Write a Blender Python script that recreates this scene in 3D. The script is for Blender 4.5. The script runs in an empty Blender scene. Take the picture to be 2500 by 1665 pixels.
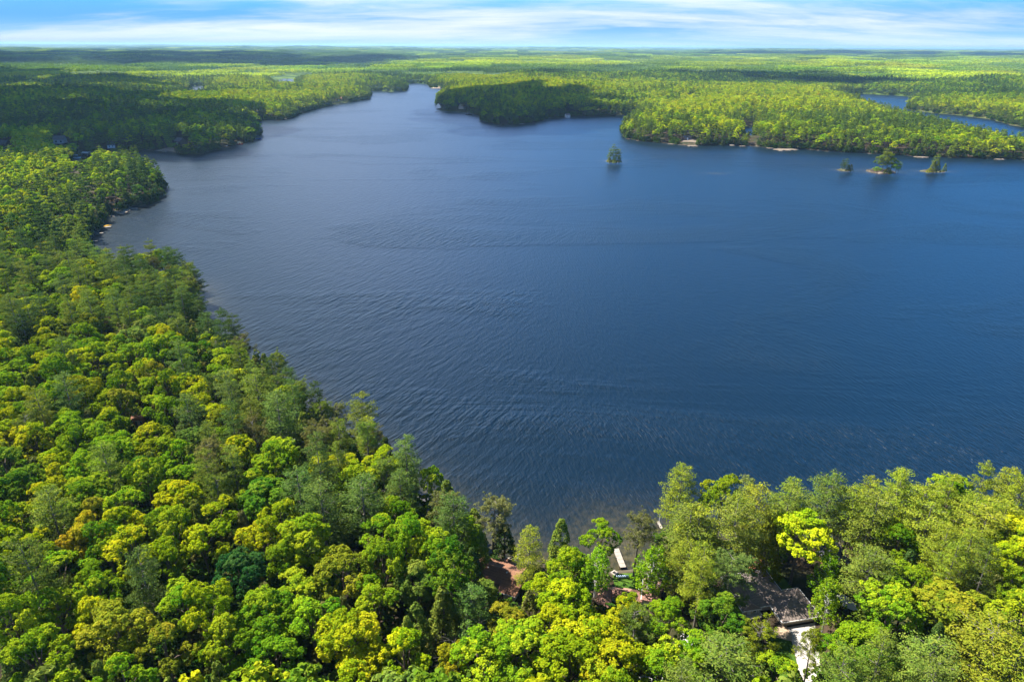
import bpy, bmesh, math, random
import numpy as np
from mathutils import Vector, Matrix
from mathutils.geometry import delaunay_2d_cdt

R = math.radians
random.seed(7)
rng = np.random.default_rng(7)
scene = bpy.context.scene
COL = scene.collection

# ------------------------------------------------------------------ camera
CAMZ = 90.0
FPX = 1667.0                      # focal length in photo pixels (2500 wide)
PITCH = 23.36
ROLL = 0.30
K = 1.7                           # everything is laid out in units of 1.7 m and enlarged at the end
CM = Matrix.Rotation(R(90 - PITCH), 3, 'X') @ Matrix.Rotation(R(ROLL), 3, 'Z')
cam_d = bpy.data.cameras.new('camera')
cam_d.sensor_width = 36.0
cam_d.lens = 36.0 * FPX / 2500.0
cam_d.clip_start = 1.0
cam_d.clip_end = 90000.0
cam = bpy.data.objects.new('camera', cam_d)
cam.matrix_world = Matrix.Translation((0, 0, CAMZ)) @ CM.to_4x4()
COL.objects.link(cam)
scene.camera = cam
CMN = np.array(CM)

# ------------------------------------------------------------------ sun, sky, exposure
SUN_EL, SUN_AZ = 53.0, -62.0      # azimuth from +Y, negative = to the left
SUN_DIR = Vector((math.sin(R(SUN_AZ)) * math.cos(R(SUN_EL)), math.cos(R(SUN_AZ)) * math.cos(R(SUN_EL)), math.sin(R(SUN_EL))))
sun_d = bpy.data.lights.new('sun', 'SUN')
sun_d.energy = 5.0
sun_d.angle = R(0.55)
sun_d.color = (1.0, 0.955, 0.87)
sun = bpy.data.objects.new('sun', sun_d)
sun.rotation_euler = SUN_DIR.to_track_quat('Z', 'Y').to_euler()
COL.objects.link(sun)

scene.view_settings.view_transform = 'Standard'
scene.view_settings.look = 'None'
scene.view_settings.gamma = 1.0
scene.view_settings.use_curve_mapping = False
scene.view_settings.exposure = 1.42

cy = scene.cycles
cy.max_bounces = 6
cy.diffuse_bounces = 3
cy.glossy_bounces = 2
cy.transmission_bounces = 4
cy.transparent_max_bounces = 6
cy.volume_bounces = 0
cy.use_denoising = True
cy.caustics_reflective = False
cy.caustics_refractive = False
cy.sample_clamp_indirect = 4.0


class NT:
    """small helper round a node tree"""
    def __init__(self, tree):
        self.t = tree
        self.n = tree.nodes
        self.n.clear()

    def new(self, kind, ins=None, **props):
        nd = self.n.new(kind)
        for k, v in props.items():
            setattr(nd, k, v)
        for k, v in (ins or {}).items():
            self.set(nd, k, v)
        return nd

    def set(self, nd, k, v):
        s = nd.inputs[k]
        if isinstance(v, bpy.types.NodeSocket):
            self.t.links.new(v, s)
        elif isinstance(v, bpy.types.Node):
            self.t.links.new(v.outputs[0], s)
        else:
            s.default_value = v

    def math(self, op, a, b=0.0, c=0.0, clamp=False):
        return self.new('ShaderNodeMath', {0: a, 1: b, 2: c}, operation=op, use_clamp=clamp).outputs[0]

    def vmath(self, op, a, b=(0, 0, 0)):
        return self.new('ShaderNodeVectorMath', {0: a, 1: b}, operation=op).outputs[0]

    def mix(self, f, a, b, blend='MIX'):
        nd = self.new('ShaderNodeMix', data_type='RGBA', blend_type=blend)
        self.set(nd, 0, f)
        self.set(nd, 6, a)
        self.set(nd, 7, b)
        return nd.outputs[2]

    def ramp(self, f, stops, interp='LINEAR'):
        nd = self.new('ShaderNodeValToRGB', {0: f})
        cr = nd.color_ramp
        cr.interpolation = interp
        while len(cr.elements) < len(stops):
            cr.elements.new(0.5)
        for e, (p, c) in zip(cr.elements, stops):
            e.position = p
            e.color = c if len(c) == 4 else (*c, 1)
        return nd.outputs[0]

    def rng(self, v, a, b, c=0.0, d=1.0, smooth=True):
        nd = self.new('ShaderNodeMapRange', {0: v, 1: a, 2: b, 3: c, 4: d})
        nd.interpolation_type = 'SMOOTHSTEP' if smooth else 'LINEAR'
        return nd.outputs[0]


def g1(v):
    return (v, v, v, 1)


world = bpy.data.worlds.new('World')
scene.world = world
world.use_nodes = True
N = NT(world.node_tree)
sky = N.new('ShaderNodeTexSky', sky_type='NISHITA')
sky.sun_disc = False
sky.sun_elevation = R(SUN_EL)
sky.sun_rotation = R(SUN_AZ)
sky.air_density = 1.0
sky.dust_density = 0.25
sky.ozone_density = 3.0
sky.altitude = 300
tc = N.new('ShaderNodeTexCoord')
sep = N.new('ShaderNodeSeparateXYZ', {0: tc.outputs['Generated']})
zz = N.math('ADD', N.math('MAXIMUM', sep.outputs[2], 0.0), 0.11)
px_ = N.math('DIVIDE', sep.outputs[0], zz)
py_ = N.math('DIVIDE', sep.outputs[1], zz)
comb = N.new('ShaderNodeCombineXYZ', {0: px_, 1: py_, 2: 0.0})
mp = N.new('ShaderNodeMapping', {0: comb, 'Rotation': (0, 0, R(28)), 'Scale': (0.55, 1.2, 1.0), 'Location': (3.1, 1.7, 0)})
warp = N.new('ShaderNodeTexNoise', {'Vector': mp, 'Scale': 0.6, 'Detail': 3.0})
wv = N.vmath('ADD', mp, N.new('ShaderNodeVectorMath', {0: warp.outputs['Color'], 3: 1.3}, operation='SCALE').outputs[0])
n1 = N.new('ShaderNodeTexNoise', {'Vector': wv, 'Scale': 0.62, 'Detail': 9.0, 'Roughness': 0.62})
n2 = N.new('ShaderNodeTexNoise', {'Vector': mp, 'Scale': 0.3, 'Detail': 2.0})
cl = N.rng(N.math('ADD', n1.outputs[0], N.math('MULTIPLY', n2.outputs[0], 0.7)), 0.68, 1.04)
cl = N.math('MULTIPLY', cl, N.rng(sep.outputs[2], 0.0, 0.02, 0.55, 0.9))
# the blue: pale at the horizon, clean a few degrees up, then vivid to dark, tuned for the lake's reflection
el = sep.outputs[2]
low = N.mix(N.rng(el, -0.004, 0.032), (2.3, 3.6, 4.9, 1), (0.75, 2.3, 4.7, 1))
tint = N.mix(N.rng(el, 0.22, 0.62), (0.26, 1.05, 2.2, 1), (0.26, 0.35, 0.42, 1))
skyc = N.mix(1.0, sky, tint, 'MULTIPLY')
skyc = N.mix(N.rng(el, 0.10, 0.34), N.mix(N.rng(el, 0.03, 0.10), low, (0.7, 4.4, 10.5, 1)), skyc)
# thin high cloud, plus a bright unseen bank added left for the lake's reflection
added_veil = N.math('MULTIPLY', N.rng(N.math('SUBTRACT', N.math('MULTIPLY', sep.outputs[0], -1.0), N.math('MULTIPLY', sep.outputs[1], 0.12)), -0.35, 0.22), N.rng(el, 0.07, 0.14))
added_veil = N.math('MULTIPLY', added_veil, N.rng(el, 0.25, 0.50, 1.0, 0.0))
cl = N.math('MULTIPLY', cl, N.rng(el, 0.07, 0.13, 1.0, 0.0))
cl = N.math('MAXIMUM', cl, N.math('MULTIPLY', added_veil, 0.9))
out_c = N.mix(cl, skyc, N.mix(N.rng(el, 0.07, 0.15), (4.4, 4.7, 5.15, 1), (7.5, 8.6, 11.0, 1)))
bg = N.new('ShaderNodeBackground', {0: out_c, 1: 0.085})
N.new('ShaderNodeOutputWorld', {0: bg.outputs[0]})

# ------------------------------------------------------------------ photo pixel <-> place
S = 2500.0 / 2354.6


def P(px, py, z=0.0):
    """point at height z seen at photo pixel (px, py)"""
    v = CMN @ np.array(((px - 1250) / FPX, -(py - 832.5) / FPX, -1.0))
    t = (z - CAMZ) / v[2]
    return (v[0] * t, v[1] * t)


def D(x, y, z=0.0):
    return P(x * S, y * S, z)


def proj(x, y, z):
    """place -> photo pixel and depth (arrays welcome)"""
    p = np.stack([np.asarray(x, float), np.asarray(y, float), np.asarray(z, float) - CAMZ + 0 * np.asarray(x, float)], -1)
    c = p @ CMN
    w = np.maximum(-c[..., 2], 1e-3)
    return 1250 + FPX * c[..., 0] / w, 832.5 - FPX * c[..., 1] / w, -c[..., 2]


# ------------------------------------------------------------------ water outlines
LAKE = [(2354, 1228), (2100, 1238), (1900, 1248), (1700, 1243), (1600, 1228), (1545, 1222), (1527, 1240), (1522, 1270),
        (1505, 1296), (1460, 1309), (1400, 1313), (1345, 1314), (1290, 1302), (1240, 1296), (1200, 1288), (1182, 1270),
        (1160, 1215, 8), (1125, 1160, 11), (1062, 1112, 12), (1010, 1080, 12), (960, 1052, 12), (900, 1004, 12), (838, 958, 12),
        (765, 926, 12), (702, 892, 11), (660, 850, 11), (600, 802, 11), (540, 772, 11), (490, 752, 10), (463, 705, 6), (452, 660, 6),
        (438, 620, 8), (415, 596, 11), (340, 594, 12), (275, 596, 12), (215, 590, 10),
        (203, 566), (212, 548), (228, 532), (238, 508), (258, 494), (300, 482), (345, 470), (373, 457),
        (378, 440), (374, 420), (350, 402), (300, 392), (235, 382), (175, 372), (178, 362), (205, 361), (228, 358), (262, 352),
        (300, 349), (340, 346), (372, 347), (400, 351), (425, 358), (455, 357), (492, 345), (540, 336), (590, 323), (598, 313),
        (594, 300), (590, 288), (600, 277), (640, 278), (672, 272), (690, 262), (740, 248), (790, 238), (848, 229), (853, 219),
        (846, 211), (870, 210), (900, 212), (935, 210), (938, 201), (930, 195), (960, 192), (985, 195), (990, 202), (1030, 204),
        (1034, 211), (1012, 222), (1003, 240), (1010, 255), (1050, 258), (1090, 262), (1105, 270), (1110, 280), (1150, 288),
        (1200, 286), (1240, 280), (1262, 272), (1330, 268), (1400, 266), (1450, 265), (1468, 263), (1462, 275), (1442, 284),
        (1431, 298), (1435, 318), (1480, 326), (1550, 332), (1590, 336), (1640, 334), (1700, 335), (1760, 340), (1800, 344), (1850, 343),
        (1900, 349), (1950, 351), (2050, 357), (2150, 362), (2250, 365), (2354, 368), (2600, 380), (3000, 420)]
OTHER = [
    [(1925, 219), (1985, 217), (2060, 220), (2130, 226), (2134, 232), (2100, 236), (2085, 246), (2090, 254), (2160, 262), (2200, 265),
     (2280, 275), (2320, 287), (2400, 303), (2700, 350), (2700, 395), (2400, 352), (2330, 341), (2250, 324), (2190, 308), (2140, 294), (2095, 280), (2060, 272), (2030, 262), (1990, 248), (1940, 232)],
    [(1712, 296), (1732, 288), (1742, 300), (1728, 316), (1712, 312)],
    [(422, 215), (440, 200), (468, 197), (478, 222), (450, 240)],
    [(628, 193), (648, 181), (676, 182), (682, 202), (652, 214)],
    [(525, 216), (565, 215), (560, 218), (525, 219)],
    [(-60, 112.5), (95, 113.5), (100, 117.5), (-60, 117.5)],
    [(150, 115.5), (275, 116.5), (265, 121), (165, 120.5)],
    [(1270, 121), (1440, 122), (1430, 127), (1290, 126.5)],
    [(735, 159.5), (760, 159.5), (760, 161.5), (735, 161.5)],
    [(825, 157.5), (850, 157.5), (850, 159.5), (825, 159)],
]
POLYS = [np.array([D(*p) for p in LAKE] + [(1500, 250), (900, 60), (420, 60), (180, 88)])]
POLYS += [np.array([D(*p) for p in o]) for o in OTHER]
ISLES = []          # x, y, rx, ry


def isle(x0, x1, base, deep):
    ax, ay = P((x0 + x1) / 2, base)
    bx, by = P(x1, base)
    ISLES.append((ax, ay + deep, (bx - ax), deep))


isle(1482, 1516, 397.5, 7)
isle(2053, 2082, 419.5, 6)
isle(2134, 2200, 425.5, 11)
isle(2258, 2318, 422, 6)


def sdf(x, y):
    """metres to the waterline, positive on land"""
    x = np.asarray(x, float).ravel()
    y = np.asarray(y, float).ravel()
    best = np.full(x.shape, 1e9)
    ins = np.zeros(x.shape, bool)
    for pl in POLYS:
        a = pl
        b = np.roll(pl, -1, 0)
        inside = np.zeros(x.shape, bool)
        for (ax, ay), (bx, by) in zip(a, b):
            dx, dy = bx - ax, by - ay
            L = dx * dx + dy * dy + 1e-9
            t = np.clip(((x - ax) * dx + (y - ay) * dy) / L, 0, 1)
            best = np.minimum(best, (x - ax - t * dx) ** 2 + (y - ay - t * dy) ** 2)
            c = (ay > y) != (by > y)
            xi = ax + (y - ay) * dx / (dy if abs(dy) > 1e-9 else 1e-9)
            inside ^= c & (x < xi)
        ins |= inside
    d = np.sqrt(best)
    d = np.where(ins, -d, d)
    r = np.hypot(x, y)
    # small raggedness of the shore
    d = d + np.clip(r / 400, 0.25, 2.0) * (np.sin(x * 0.31 + 1.3 * np.sin(y * 0.17)) + np.sin(y * 0.27 + 1.7 * np.sin(x * 0.13))) * 0.7
    for (ix, iy, rx, ry) in ISLES:
        q = np.hypot((x - ix) / rx, (y - iy) / ry)
        d = np.maximum(d, (1 - q) * min(rx, ry))
    return d


def snoise(x, y, L, seed, octaves=3):
    o = np.zeros_like(x)
    rr = np.random.default_rng(seed)
    amp, tot = 1.0, 0.0
    for k in range(octaves):
        for j in range(3):
            a = rr.uniform(0, 2 * math.pi)
            ph = rr.uniform(0, 6.28, 2)
            f = 2 * math.pi / (L * rr.uniform(0.8, 1.25)) * (1.9 ** k)
            u = x * math.cos(a) + y * math.sin(a)
            v = -x * math.sin(a) + y * math.cos(a)
            o += amp * np.sin(u * f + ph[0] + 1.1 * np.sin(v * f * 0.6 + ph[1]))
        tot += amp * 3
        amp *= 0.5
    return o / tot * 1.8


def height(x, y, d=None):
    x = np.asarray(x, float)
    y = np.asarray(y, float)
    if d is None:
        d = sdf(x, y).reshape(x.shape)
    r = np.hypot(x, y)
    dd = np.maximum(d, 0)
    h = 0.9 * (1 - np.exp(-dd / 2.5)) + 3.2 * (1 - np.exp(-dd / 45))
    near = np.clip((r - 170) / 200, 0, 1)
    h += (1 - np.exp(-dd / 90)) * (5 + 6 * snoise(x, y, 260, 3)) * (0.25 + 0.75 * near)
    h += (1 - np.exp(-dd / 500)) * (7 + 11 * snoise(x, y, 1500, 5)) * np.clip(r / 1500, 0, 1)
    h += (14 + 15 * snoise(x, y, 4200, 9, 2)) * np.clip((r - 2500) / 9000, 0, 1) * (1 - np.exp(-dd / 500))
    h += (1 - np.exp(-dd / 220)) * 9 * np.clip(snoise(x, y, 620, 15, 2), -0.4, 1) * np.clip((r - 500) / 600, 0, 1)
    h += 0.25 * snoise(x, y, 9, 11) * (1 - np.exp(-dd / 10)) * near
    return np.where(d > 0, np.maximum(h, 0.02), np.maximum(d * 0.25, -4))


def H1(x, y):
    return float(height(np.array([x]), np.array([y]))[0])


def PG(px, py):
    """point on the ground seen at photo pixel"""
    z = 3.0
    for _ in range(4):
        x, y = P(px, py, z)
        z = max(H1(x, y), 0)
    return x, y, z


# ------------------------------------------------------------------ object helpers
def tag(o, label=None, cat=None, group=None, kind=None):
    if label:
        o['label'] = label
    if cat:
        o['category'] = cat
    if group:
        o['group'] = group
    if kind:
        o['kind'] = kind
    return o


def empty(name, loc, rz=0.0):
    o = bpy.data.objects.new(name, None)
    o.empty_display_size = 0.5
    COL.objects.link(o)
    o.location = loc
    o.rotation_euler = (0, 0, rz)
    return o


def link(name, me, parent=None, mat=None):
    o = bpy.data.objects.new(name, me)
    if mat is not None and not me.materials:
        me.materials.append(mat)
    COL.objects.link(o)
    if parent is not None:
        o.parent = parent
    return o


class MB:
    def __init__(self):
        self.v = []
        self.f = []

    def box(self, cx, cy_, cz, sx, sy, sz, rz=0.0, taper=1.0):
        c, s = math.cos(rz), math.sin(rz)
        b = len(self.v)
        for k, (i, j, q) in enumerate([(-1, -1, -1), (1, -1, -1), (1, 1, -1), (-1, 1, -1), (-1, -1, 1), (1, -1, 1), (1, 1, 1), (-1, 1, 1)]):
            t = taper if q > 0 else 1
            lx, ly = i * sx / 2 * t, j * sy / 2 * t
            self.v.append((cx + lx * c - ly * s, cy_ + lx * s + ly * c, cz + q * sz / 2))
        for q in [(0, 3, 2, 1), (4, 5, 6, 7), (0, 1, 5, 4), (1, 2, 6, 5), (2, 3, 7, 6), (3, 0, 4, 7)]:
            self.f.append([b + i for i in q])
        return self

    def poly(self, pts):
        b = len(self.v)
        self.v += [tuple(p) for p in pts]
        self.f.append(list(range(b, b + len(pts))))
        return self

    def slab(self, pts, t):
        """a thick sheet: the polygon and its copy t lower"""
        b = len(self.v)
        n = len(pts)
        self.v += [tuple(p) for p in pts] + [(p[0], p[1], p[2] - t) for p in pts]
        self.f.append([b + i for i in range(n)])
        self.f.append([b + n + i for i in reversed(range(n))])
        for i in range(n):
            j = (i + 1) % n
            self.f.append([b + i, b + n + i, b + n + j, b + j])
        return self

    def tube(self, pts, rad, sides=6, cap=True):
        b = len(self.v)
        pts = [Vector(p) for p in pts]
        n = len(pts)
        for i, p in enumerate(pts):
            d = (pts[min(i + 1, n - 1)] - pts[max(i - 1, 0)]).normalized()
            a = d.orthogonal().normalized()
            if abs(d.z) > 0.5:
                a = Vector((1, 0, 0)) - d * d.x
                a.normalize()
            c = d.cross(a)
            for k in range(sides):
                t = 2 * math.pi * k / sides
                self.v.append(tuple(p + (a * math.cos(t) + c * math.sin(t)) * rad[i]))
        for i in range(n - 1):
            for k in range(sides):
                k2 = (k + 1) % sides
                self.f.append([b + i * sides + k, b + i * sides + k2, b + (i + 1) * sides + k2, b + (i + 1) * sides + k])
        if cap:
            self.f.append([b + (n - 1) * sides + k for k in range(sides)])
            self.f.append([b + k for k in reversed(range(sides))])
        return self

    def mesh(self, name, mat=None, smooth=False):
        me = bpy.data.meshes.new(name)
        me.from_pydata(self.v, [], self.f)
        if mat is not None:
            me.materials.append(mat)
        if smooth:
            me.polygons.foreach_set('use_smooth', [True] * len(me.polygons))
        me.update()
        return me

    def obj(self, name, mat, parent=None, smooth=False):
        return link(name, self.mesh(name, mat, smooth), parent)


def grid_mesh(name, V, nu, nv, attrs=None, smooth=True, wrap=False):
    me = bpy.data.meshes.new(name)
    me.vertices.add(len(V))
    me.vertices.foreach_set('co', V.astype(np.float32).ravel())
    i = np.arange(nu - 1)[:, None] * nv + np.arange(nv - 1)[None, :]
    q = np.stack([i, i + 1, i + nv + 1, i + nv], -1).reshape(-1, 4)
    if wrap:
        k = np.arange(nu - 1) * nv
        q = np.concatenate([q, np.stack([k + nv - 1, k, k + nv, k + 2 * nv - 1], -1)])
    q = q[:, ::-1]
    me.loops.add(q.size)
    me.loops.foreach_set('vertex_index', q.astype(np.int32).ravel())
    me.polygons.add(len(q))
    me.polygons.foreach_set('loop_start', (np.arange(len(q)) * 4).astype(np.int32))
    for k, a in (attrs or {}).items():
        at = me.attributes.new(k, 'FLOAT', 'POINT')
        at.data.foreach_set('value', a.astype(np.float32))
    me.update(calc_edges=True)
    me.validate()
    if smooth:
        me.polygons.foreach_set('use_smooth', np.ones(len(me.polygons), bool))
    return me


# ------------------------------------------------------------------ materials
def mat(name):
    m = bpy.data.materials.new(name)
    m.use_nodes = True
    return m, NT(m.node_tree)


def out(n, sh, disp=None):
    o = n.new('ShaderNodeOutputMaterial', {0: sh})
    return o


def simple(name, col, rough=0.8, var=0.15, scale=3.0, spec=0.3, bump=0.0, metal=0.0):
    m, n = mat(name)
    tcn = n.new('ShaderNodeTexCoord')
    no = n.new('ShaderNodeTexNoise', {'Vector': tcn.outputs['Object'], 'Scale': scale, 'Detail': 6.0, 'Roughness': 0.65})
    c = n.mix(n.rng(no.outputs[0], 0.3, 0.7), tuple(v * (1 - var) for v in col) + (1,), tuple(min(1, v * (1 + var)) for v in col) + (1,))
    p = n.new('ShaderNodeBsdfPrincipled', {'Base Color': c, 'Roughness': rough, 'Specular IOR Level': spec, 'Metallic': metal})
    if bump:
        b = n.new('ShaderNodeBump', {'Height': no.outputs[0], 'Strength': bump, 'Distance': 0.1})
        n.set(p, 'Normal', b.outputs[0])
    out(n, p.outputs[0])
    return m


def leaf_mat(name, far=False):
    m, n = mat(name)
    if far:
        at = n.new('ShaderNodeAttribute', attribute_type='INSTANCER', attribute_name='tint')
        base = at.outputs['Color']
        rnd = n.new('ShaderNodeObjectInfo').outputs['Random']
    else:
        oi = n.new('ShaderNodeObjectInfo')
        base = oi.outputs['Color']
        rnd = oi.outputs['Random']
    lv = n.new('ShaderNodeAttribute', attribute_type='GEOMETRY', attribute_name='lv')
    hs = n.new('ShaderNodeHueSaturation', {'Color': base})
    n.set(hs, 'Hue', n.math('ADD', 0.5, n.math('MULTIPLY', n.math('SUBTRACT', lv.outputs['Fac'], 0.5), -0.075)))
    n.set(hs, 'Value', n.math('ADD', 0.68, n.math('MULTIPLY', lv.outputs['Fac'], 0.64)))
    c = hs.outputs[0]
    dif = n.new('ShaderNodeBsdfDiffuse', {0: c})
    tr = n.new('ShaderNodeBsdfTranslucent', {0: n.mix(1.0, c, (1.25, 1.15, 0.5, 1), 'MULTIPLY')})
    mx = n.new('ShaderNodeMixShader', {0: 0.26, 1: dif.outputs[0], 2: tr.outputs[0]})
    out(n, mx.outputs[0])
    return m


M_LEAF = leaf_mat('leaves')
M_LEAF_FAR = leaf_mat('far_leaves', True)
M_BARK = simple('bark', (0.13, 0.095, 0.07), 0.95, 0.4, 4.0, bump=0.5)
M_BARKG = simple('grey_bark', (0.15, 0.135, 0.115), 0.95, 0.35, 4.0, bump=0.5)
M_BARKW = simple('white_bark', (0.6, 0.58, 0.54), 0.9, 0.3, 5.0)
M_ROCK = simple('shore_rock', (0.42, 0.37, 0.31), 0.9, 0.35, 0.8, bump=0.6)
M_ROCKT = simple('warm_shore_rock', (0.19, 0.15, 0.11), 0.9, 0.3, 0.5, bump=0.6)
M_WHITE = simple('white_paint', (0.78, 0.78, 0.76), 0.5, 0.05)
M_PLANK = simple('weathered_planks', (0.52, 0.44, 0.35), 0.8, 0.2, 2.0)
M_PALEPLANK = simple('pale_planks', (0.34, 0.30, 0.25), 0.8, 0.15, 2.0)
M_DARK = simple('dark_gap', (0.03, 0.03, 0.035), 0.6)
M_GLASS = simple('window_glass', (0.04, 0.055, 0.07), 0.08, 0.1, spec=0.8)
M_TAN = simple('tan_siding', (0.50, 0.42, 0.32), 0.8, 0.1)
M_DARKWOOD = simple('dark_brown_siding', (0.09, 0.06, 0.045), 0.8, 0.2)
M_ORANGEWOOD = simple('orange_wood_siding', (0.62, 0.33, 0.15), 0.7, 0.15)
M_GREYW = simple('pale_grey_siding', (0.55, 0.56, 0.56), 0.7, 0.08)
M_REDDECK = simple('red_brown_deck', (0.36, 0.13, 0.065), 0.8, 0.25)
M_METAL = simple('grey_metal', (0.45, 0.46, 0.48), 0.35, 0.1, metal=0.6)
M_YELLOW = simple('yellow_plastic', (0.85, 0.45, 0.02), 0.4, 0.05)
M_NAVY = simple('navy_canvas', (0.02, 0.07, 0.22), 0.7, 0.1)
M_REDP = simple('red_plastic', (0.55, 0.04, 0.04), 0.4, 0.05)
M_BLUECH = simple('pale_blue_plastic', (0.50, 0.62, 0.80), 0.5, 0.05)
M_GREEN = simple('teal_plastic', (0.02, 0.32, 0.20), 0.5, 0.05)


def shingle(name, col, scale=1.0):
    """asphalt shingles: courses, speckle and slow weathering"""
    m, n = mat(name)
    tcn = n.new('ShaderNodeTexCoord').outputs['Object']
    n1_ = n.new('ShaderNodeTexNoise', {'Vector': tcn, 'Scale': 0.5, 'Detail': 5.0, 'Roughness': 0.7})
    n2_ = n.new('ShaderNodeTexNoise', {'Vector': tcn, 'Scale': 7.0, 'Detail': 3.0})
    sp = n.new('ShaderNodeSeparateXYZ', {0: tcn})
    cs = n.math('FRACT', n.math('MULTIPLY', sp.outputs[2], 5.5))
    course = n.rng(cs, 0.0, 0.25, 0.72, 1.0)
    v = n.math('MULTIPLY', n.math('ADD', 0.55, n.math('MULTIPLY', n1_.outputs[0], 0.5)), n.math('ADD', 0.55, n.math('MULTIPLY', n2_.outputs[0], 0.9)))
    v = n.math('MULTIPLY', n.math('MULTIPLY', v, course), 1.25)
    vv = n.new('ShaderNodeCombineXYZ', {0: v, 1: v, 2: v})
    c = n.mix(1.0, (*col, 1), vv.outputs[0], 'MULTIPLY')
    bmp = n.new('ShaderNodeBump', {'Height': cs, 'Strength': 0.35, 'Distance': 0.03})
    p = n.new('ShaderNodeBsdfPrincipled', {'Base Color': c, 'Roughness': 0.9, 'Specular IOR Level': 0.2, 'Normal': bmp.outputs[0]})
    out(n, p.outputs[0])
    return m


M_SHG = shingle('greige_shingles', (0.25, 0.198, 0.17))
M_SHB = shingle('brown_shingles', (0.27, 0.135, 0.08))
M_SHP = shingle('pinkish_brown_shingles', (0.30, 0.165, 0.125))
M_SHK = shingle('charcoal_shingles', (0.085, 0.085, 0.105))

# ground
M_GROUND, n = mat('forest_floor')
geo = n.new('ShaderNodeNewGeometry')
pos = n.vmath('DIVIDE', geo.outputs['Position'], (K, K, K))
a1 = n.new('ShaderNodeTexNoise', {'Vector': pos, 'Scale': 0.35, 'Detail': 8.0, 'Roughness': 0.7})
a2 = n.new('ShaderNodeTexNoise', {'Vector': pos, 'Scale': 0.05, 'Detail': 4.0})
a3 = n.new('ShaderNodeTexNoise', {'Vector': n.new('ShaderNodeMapping', {0: pos, 'Scale': (0.0009, 0.0013, 1)}), 'Scale': 1.0, 'Detail': 7.0, 'Roughness': 0.65})
fl = n.mix(n.rng(a1.outputs[0], 0.35, 0.65), (0.022, 0.017, 0.010, 1), (0.075, 0.052, 0.032, 1))
fl = n.mix(n.math('MULTIPLY', n.rng(a2.outputs[0], 0.48, 0.62), 0.6), fl, (0.025, 0.045, 0.008, 1))
shore = n.new('ShaderNodeAttribute', attribute_name='shore').outputs['Fac']
fl = n.mix(n.math('MULTIPLY', shore, n.rng(a1.outputs[0], 0.35, 0.5)), fl, (0.12, 0.10, 0.07, 1))
farc = n.mix(n.rng(a3.outputs[0], 0.42, 0.58), (0.03, 0.065, 0.015, 1), (0.10, 0.15, 0.02, 1))
far = n.new('ShaderNodeAttribute', attribute_name='far').outputs['Fac']
fl = n.mix(far, fl, farc)
p = n.new('ShaderNodeBsdfPrincipled', {'Base Color': fl, 'Roughness': 0.95, 'Specular IOR Level': 0.1})
out(n, p.outputs[0])

# water
M_WATER, n = mat('lake_water')
geo = n.new('ShaderNodeNewGeometry')
pos = n.vmath('DIVIDE', geo.outputs['Position'], (K, K, K))
sepp = n.new('ShaderNodeSeparateXYZ', {0: pos})


def wave(az, lam, ratio, seed, detail=2.0, rough=0.5, dist=0.0):
    """short-crested waves: crests run along azimuth az (from +Y to the right)"""
    mpp = n.new('ShaderNodeMapping', {0: pos, 'Rotation': (0, 0, R(az)), 'Location': (seed, seed * 0.7, seed * 1.3)})
    mp2 = n.new('ShaderNodeMapping', {0: mpp, 'Scale': (1.0 / lam, 1.0 / (lam * ratio), 1.0)})
    t = n.new('ShaderNodeTexNoise', {'Vector': mp2, 'Scale': 1.0, 'Detail': detail, 'Roughness': rough, 'Distortion': dist})
    t.noise_dimensions = '2D'
    return t.outputs[0]


wA = wave(27, 1.7, 4.5, 3.0, 2.0, 0.5, 0.3)
wA2 = wave(38, 0.9, 3.5, 13.0, 2.0)
wB = wave(-12, 0.66, 4.5, 31.0, 2.0, 0.55, 0.2)
wB2 = wave(8, 0.55, 3.5, 57.0, 2.0)
wC = wave(60, 0.4, 2.0, 77.0, 1.0)
big = n.new('ShaderNodeTexNoise', {'Vector': n.new('ShaderNodeMapping', {0: pos, 'Rotation': (0, 0, R(-30)), 'Scale': (0.0055, 0.012, 1)}), 'Scale': 1.0, 'Detail': 5.0, 'Roughness': 0.6, 'Distortion': 1.2})
side = n.rng(n.math('ADD', sepp.outputs[0], n.math('MULTIPLY', n.math('SUBTRACT', big.outputs[0], 0.5), 120)), -45.0, 40.0)
hA = n.math('ADD', n.math('MULTIPLY', wA, 1.75), n.math('MULTIPLY', wA2, 0.5))
hB = n.math('ADD', n.math('MULTIPLY', wB, 0.95), n.math('MULTIPLY', wB2, 0.28))
hh = n.math('ADD', n.math('ADD', n.math('MULTIPLY', hA, n.math('SUBTRACT', 1.0, n.math('MULTIPLY', side, 0.75))), n.math('MULTIPLY', hB, n.math('ADD', 0.35, n.math('MULTIPLY', side, 0.75)))), n.math('MULTIPLY', wC, 0.12))
gust = n.rng(big.outputs[0], 0.36, 0.52, 1.75, 0.8)
calm = n.new('ShaderNodeAttribute', attribute_name='calm').outputs['Fac']
strength = n.math('MULTIPLY', gust, n.math('SUBTRACT', 1.0, n.math('MULTIPLY', calm, 0.5)))
bmp = n.new('ShaderNodeBump', {'Height': n.math('MULTIPLY', hh, strength), 'Strength': 1.0, 'Distance': 0.20 * K})
shal = n.new('ShaderNodeAttribute', attribute_name='shallow').outputs['Fac']
bot = n.new('ShaderNodeTexNoise', {'Vector': pos, 'Scale': 0.7, 'Detail': 5.0})
shc = n.mix(n.rng(bot.outputs[0], 0.35, 0.65), (0.035, 0.034, 0.014, 1), (0.085, 0.07, 0.03, 1))
wc = n.mix(shal, (0.0008, 0.0085, 0.017, 1), shc)
p = n.new('ShaderNodeBsdfPrincipled', {'Base Color': wc, 'Roughness': 0.35, 'IOR': 1.33, 'Specular IOR Level': 0.5, 'Normal': bmp.outputs[0]})
out(n, p.outputs[0])

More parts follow.
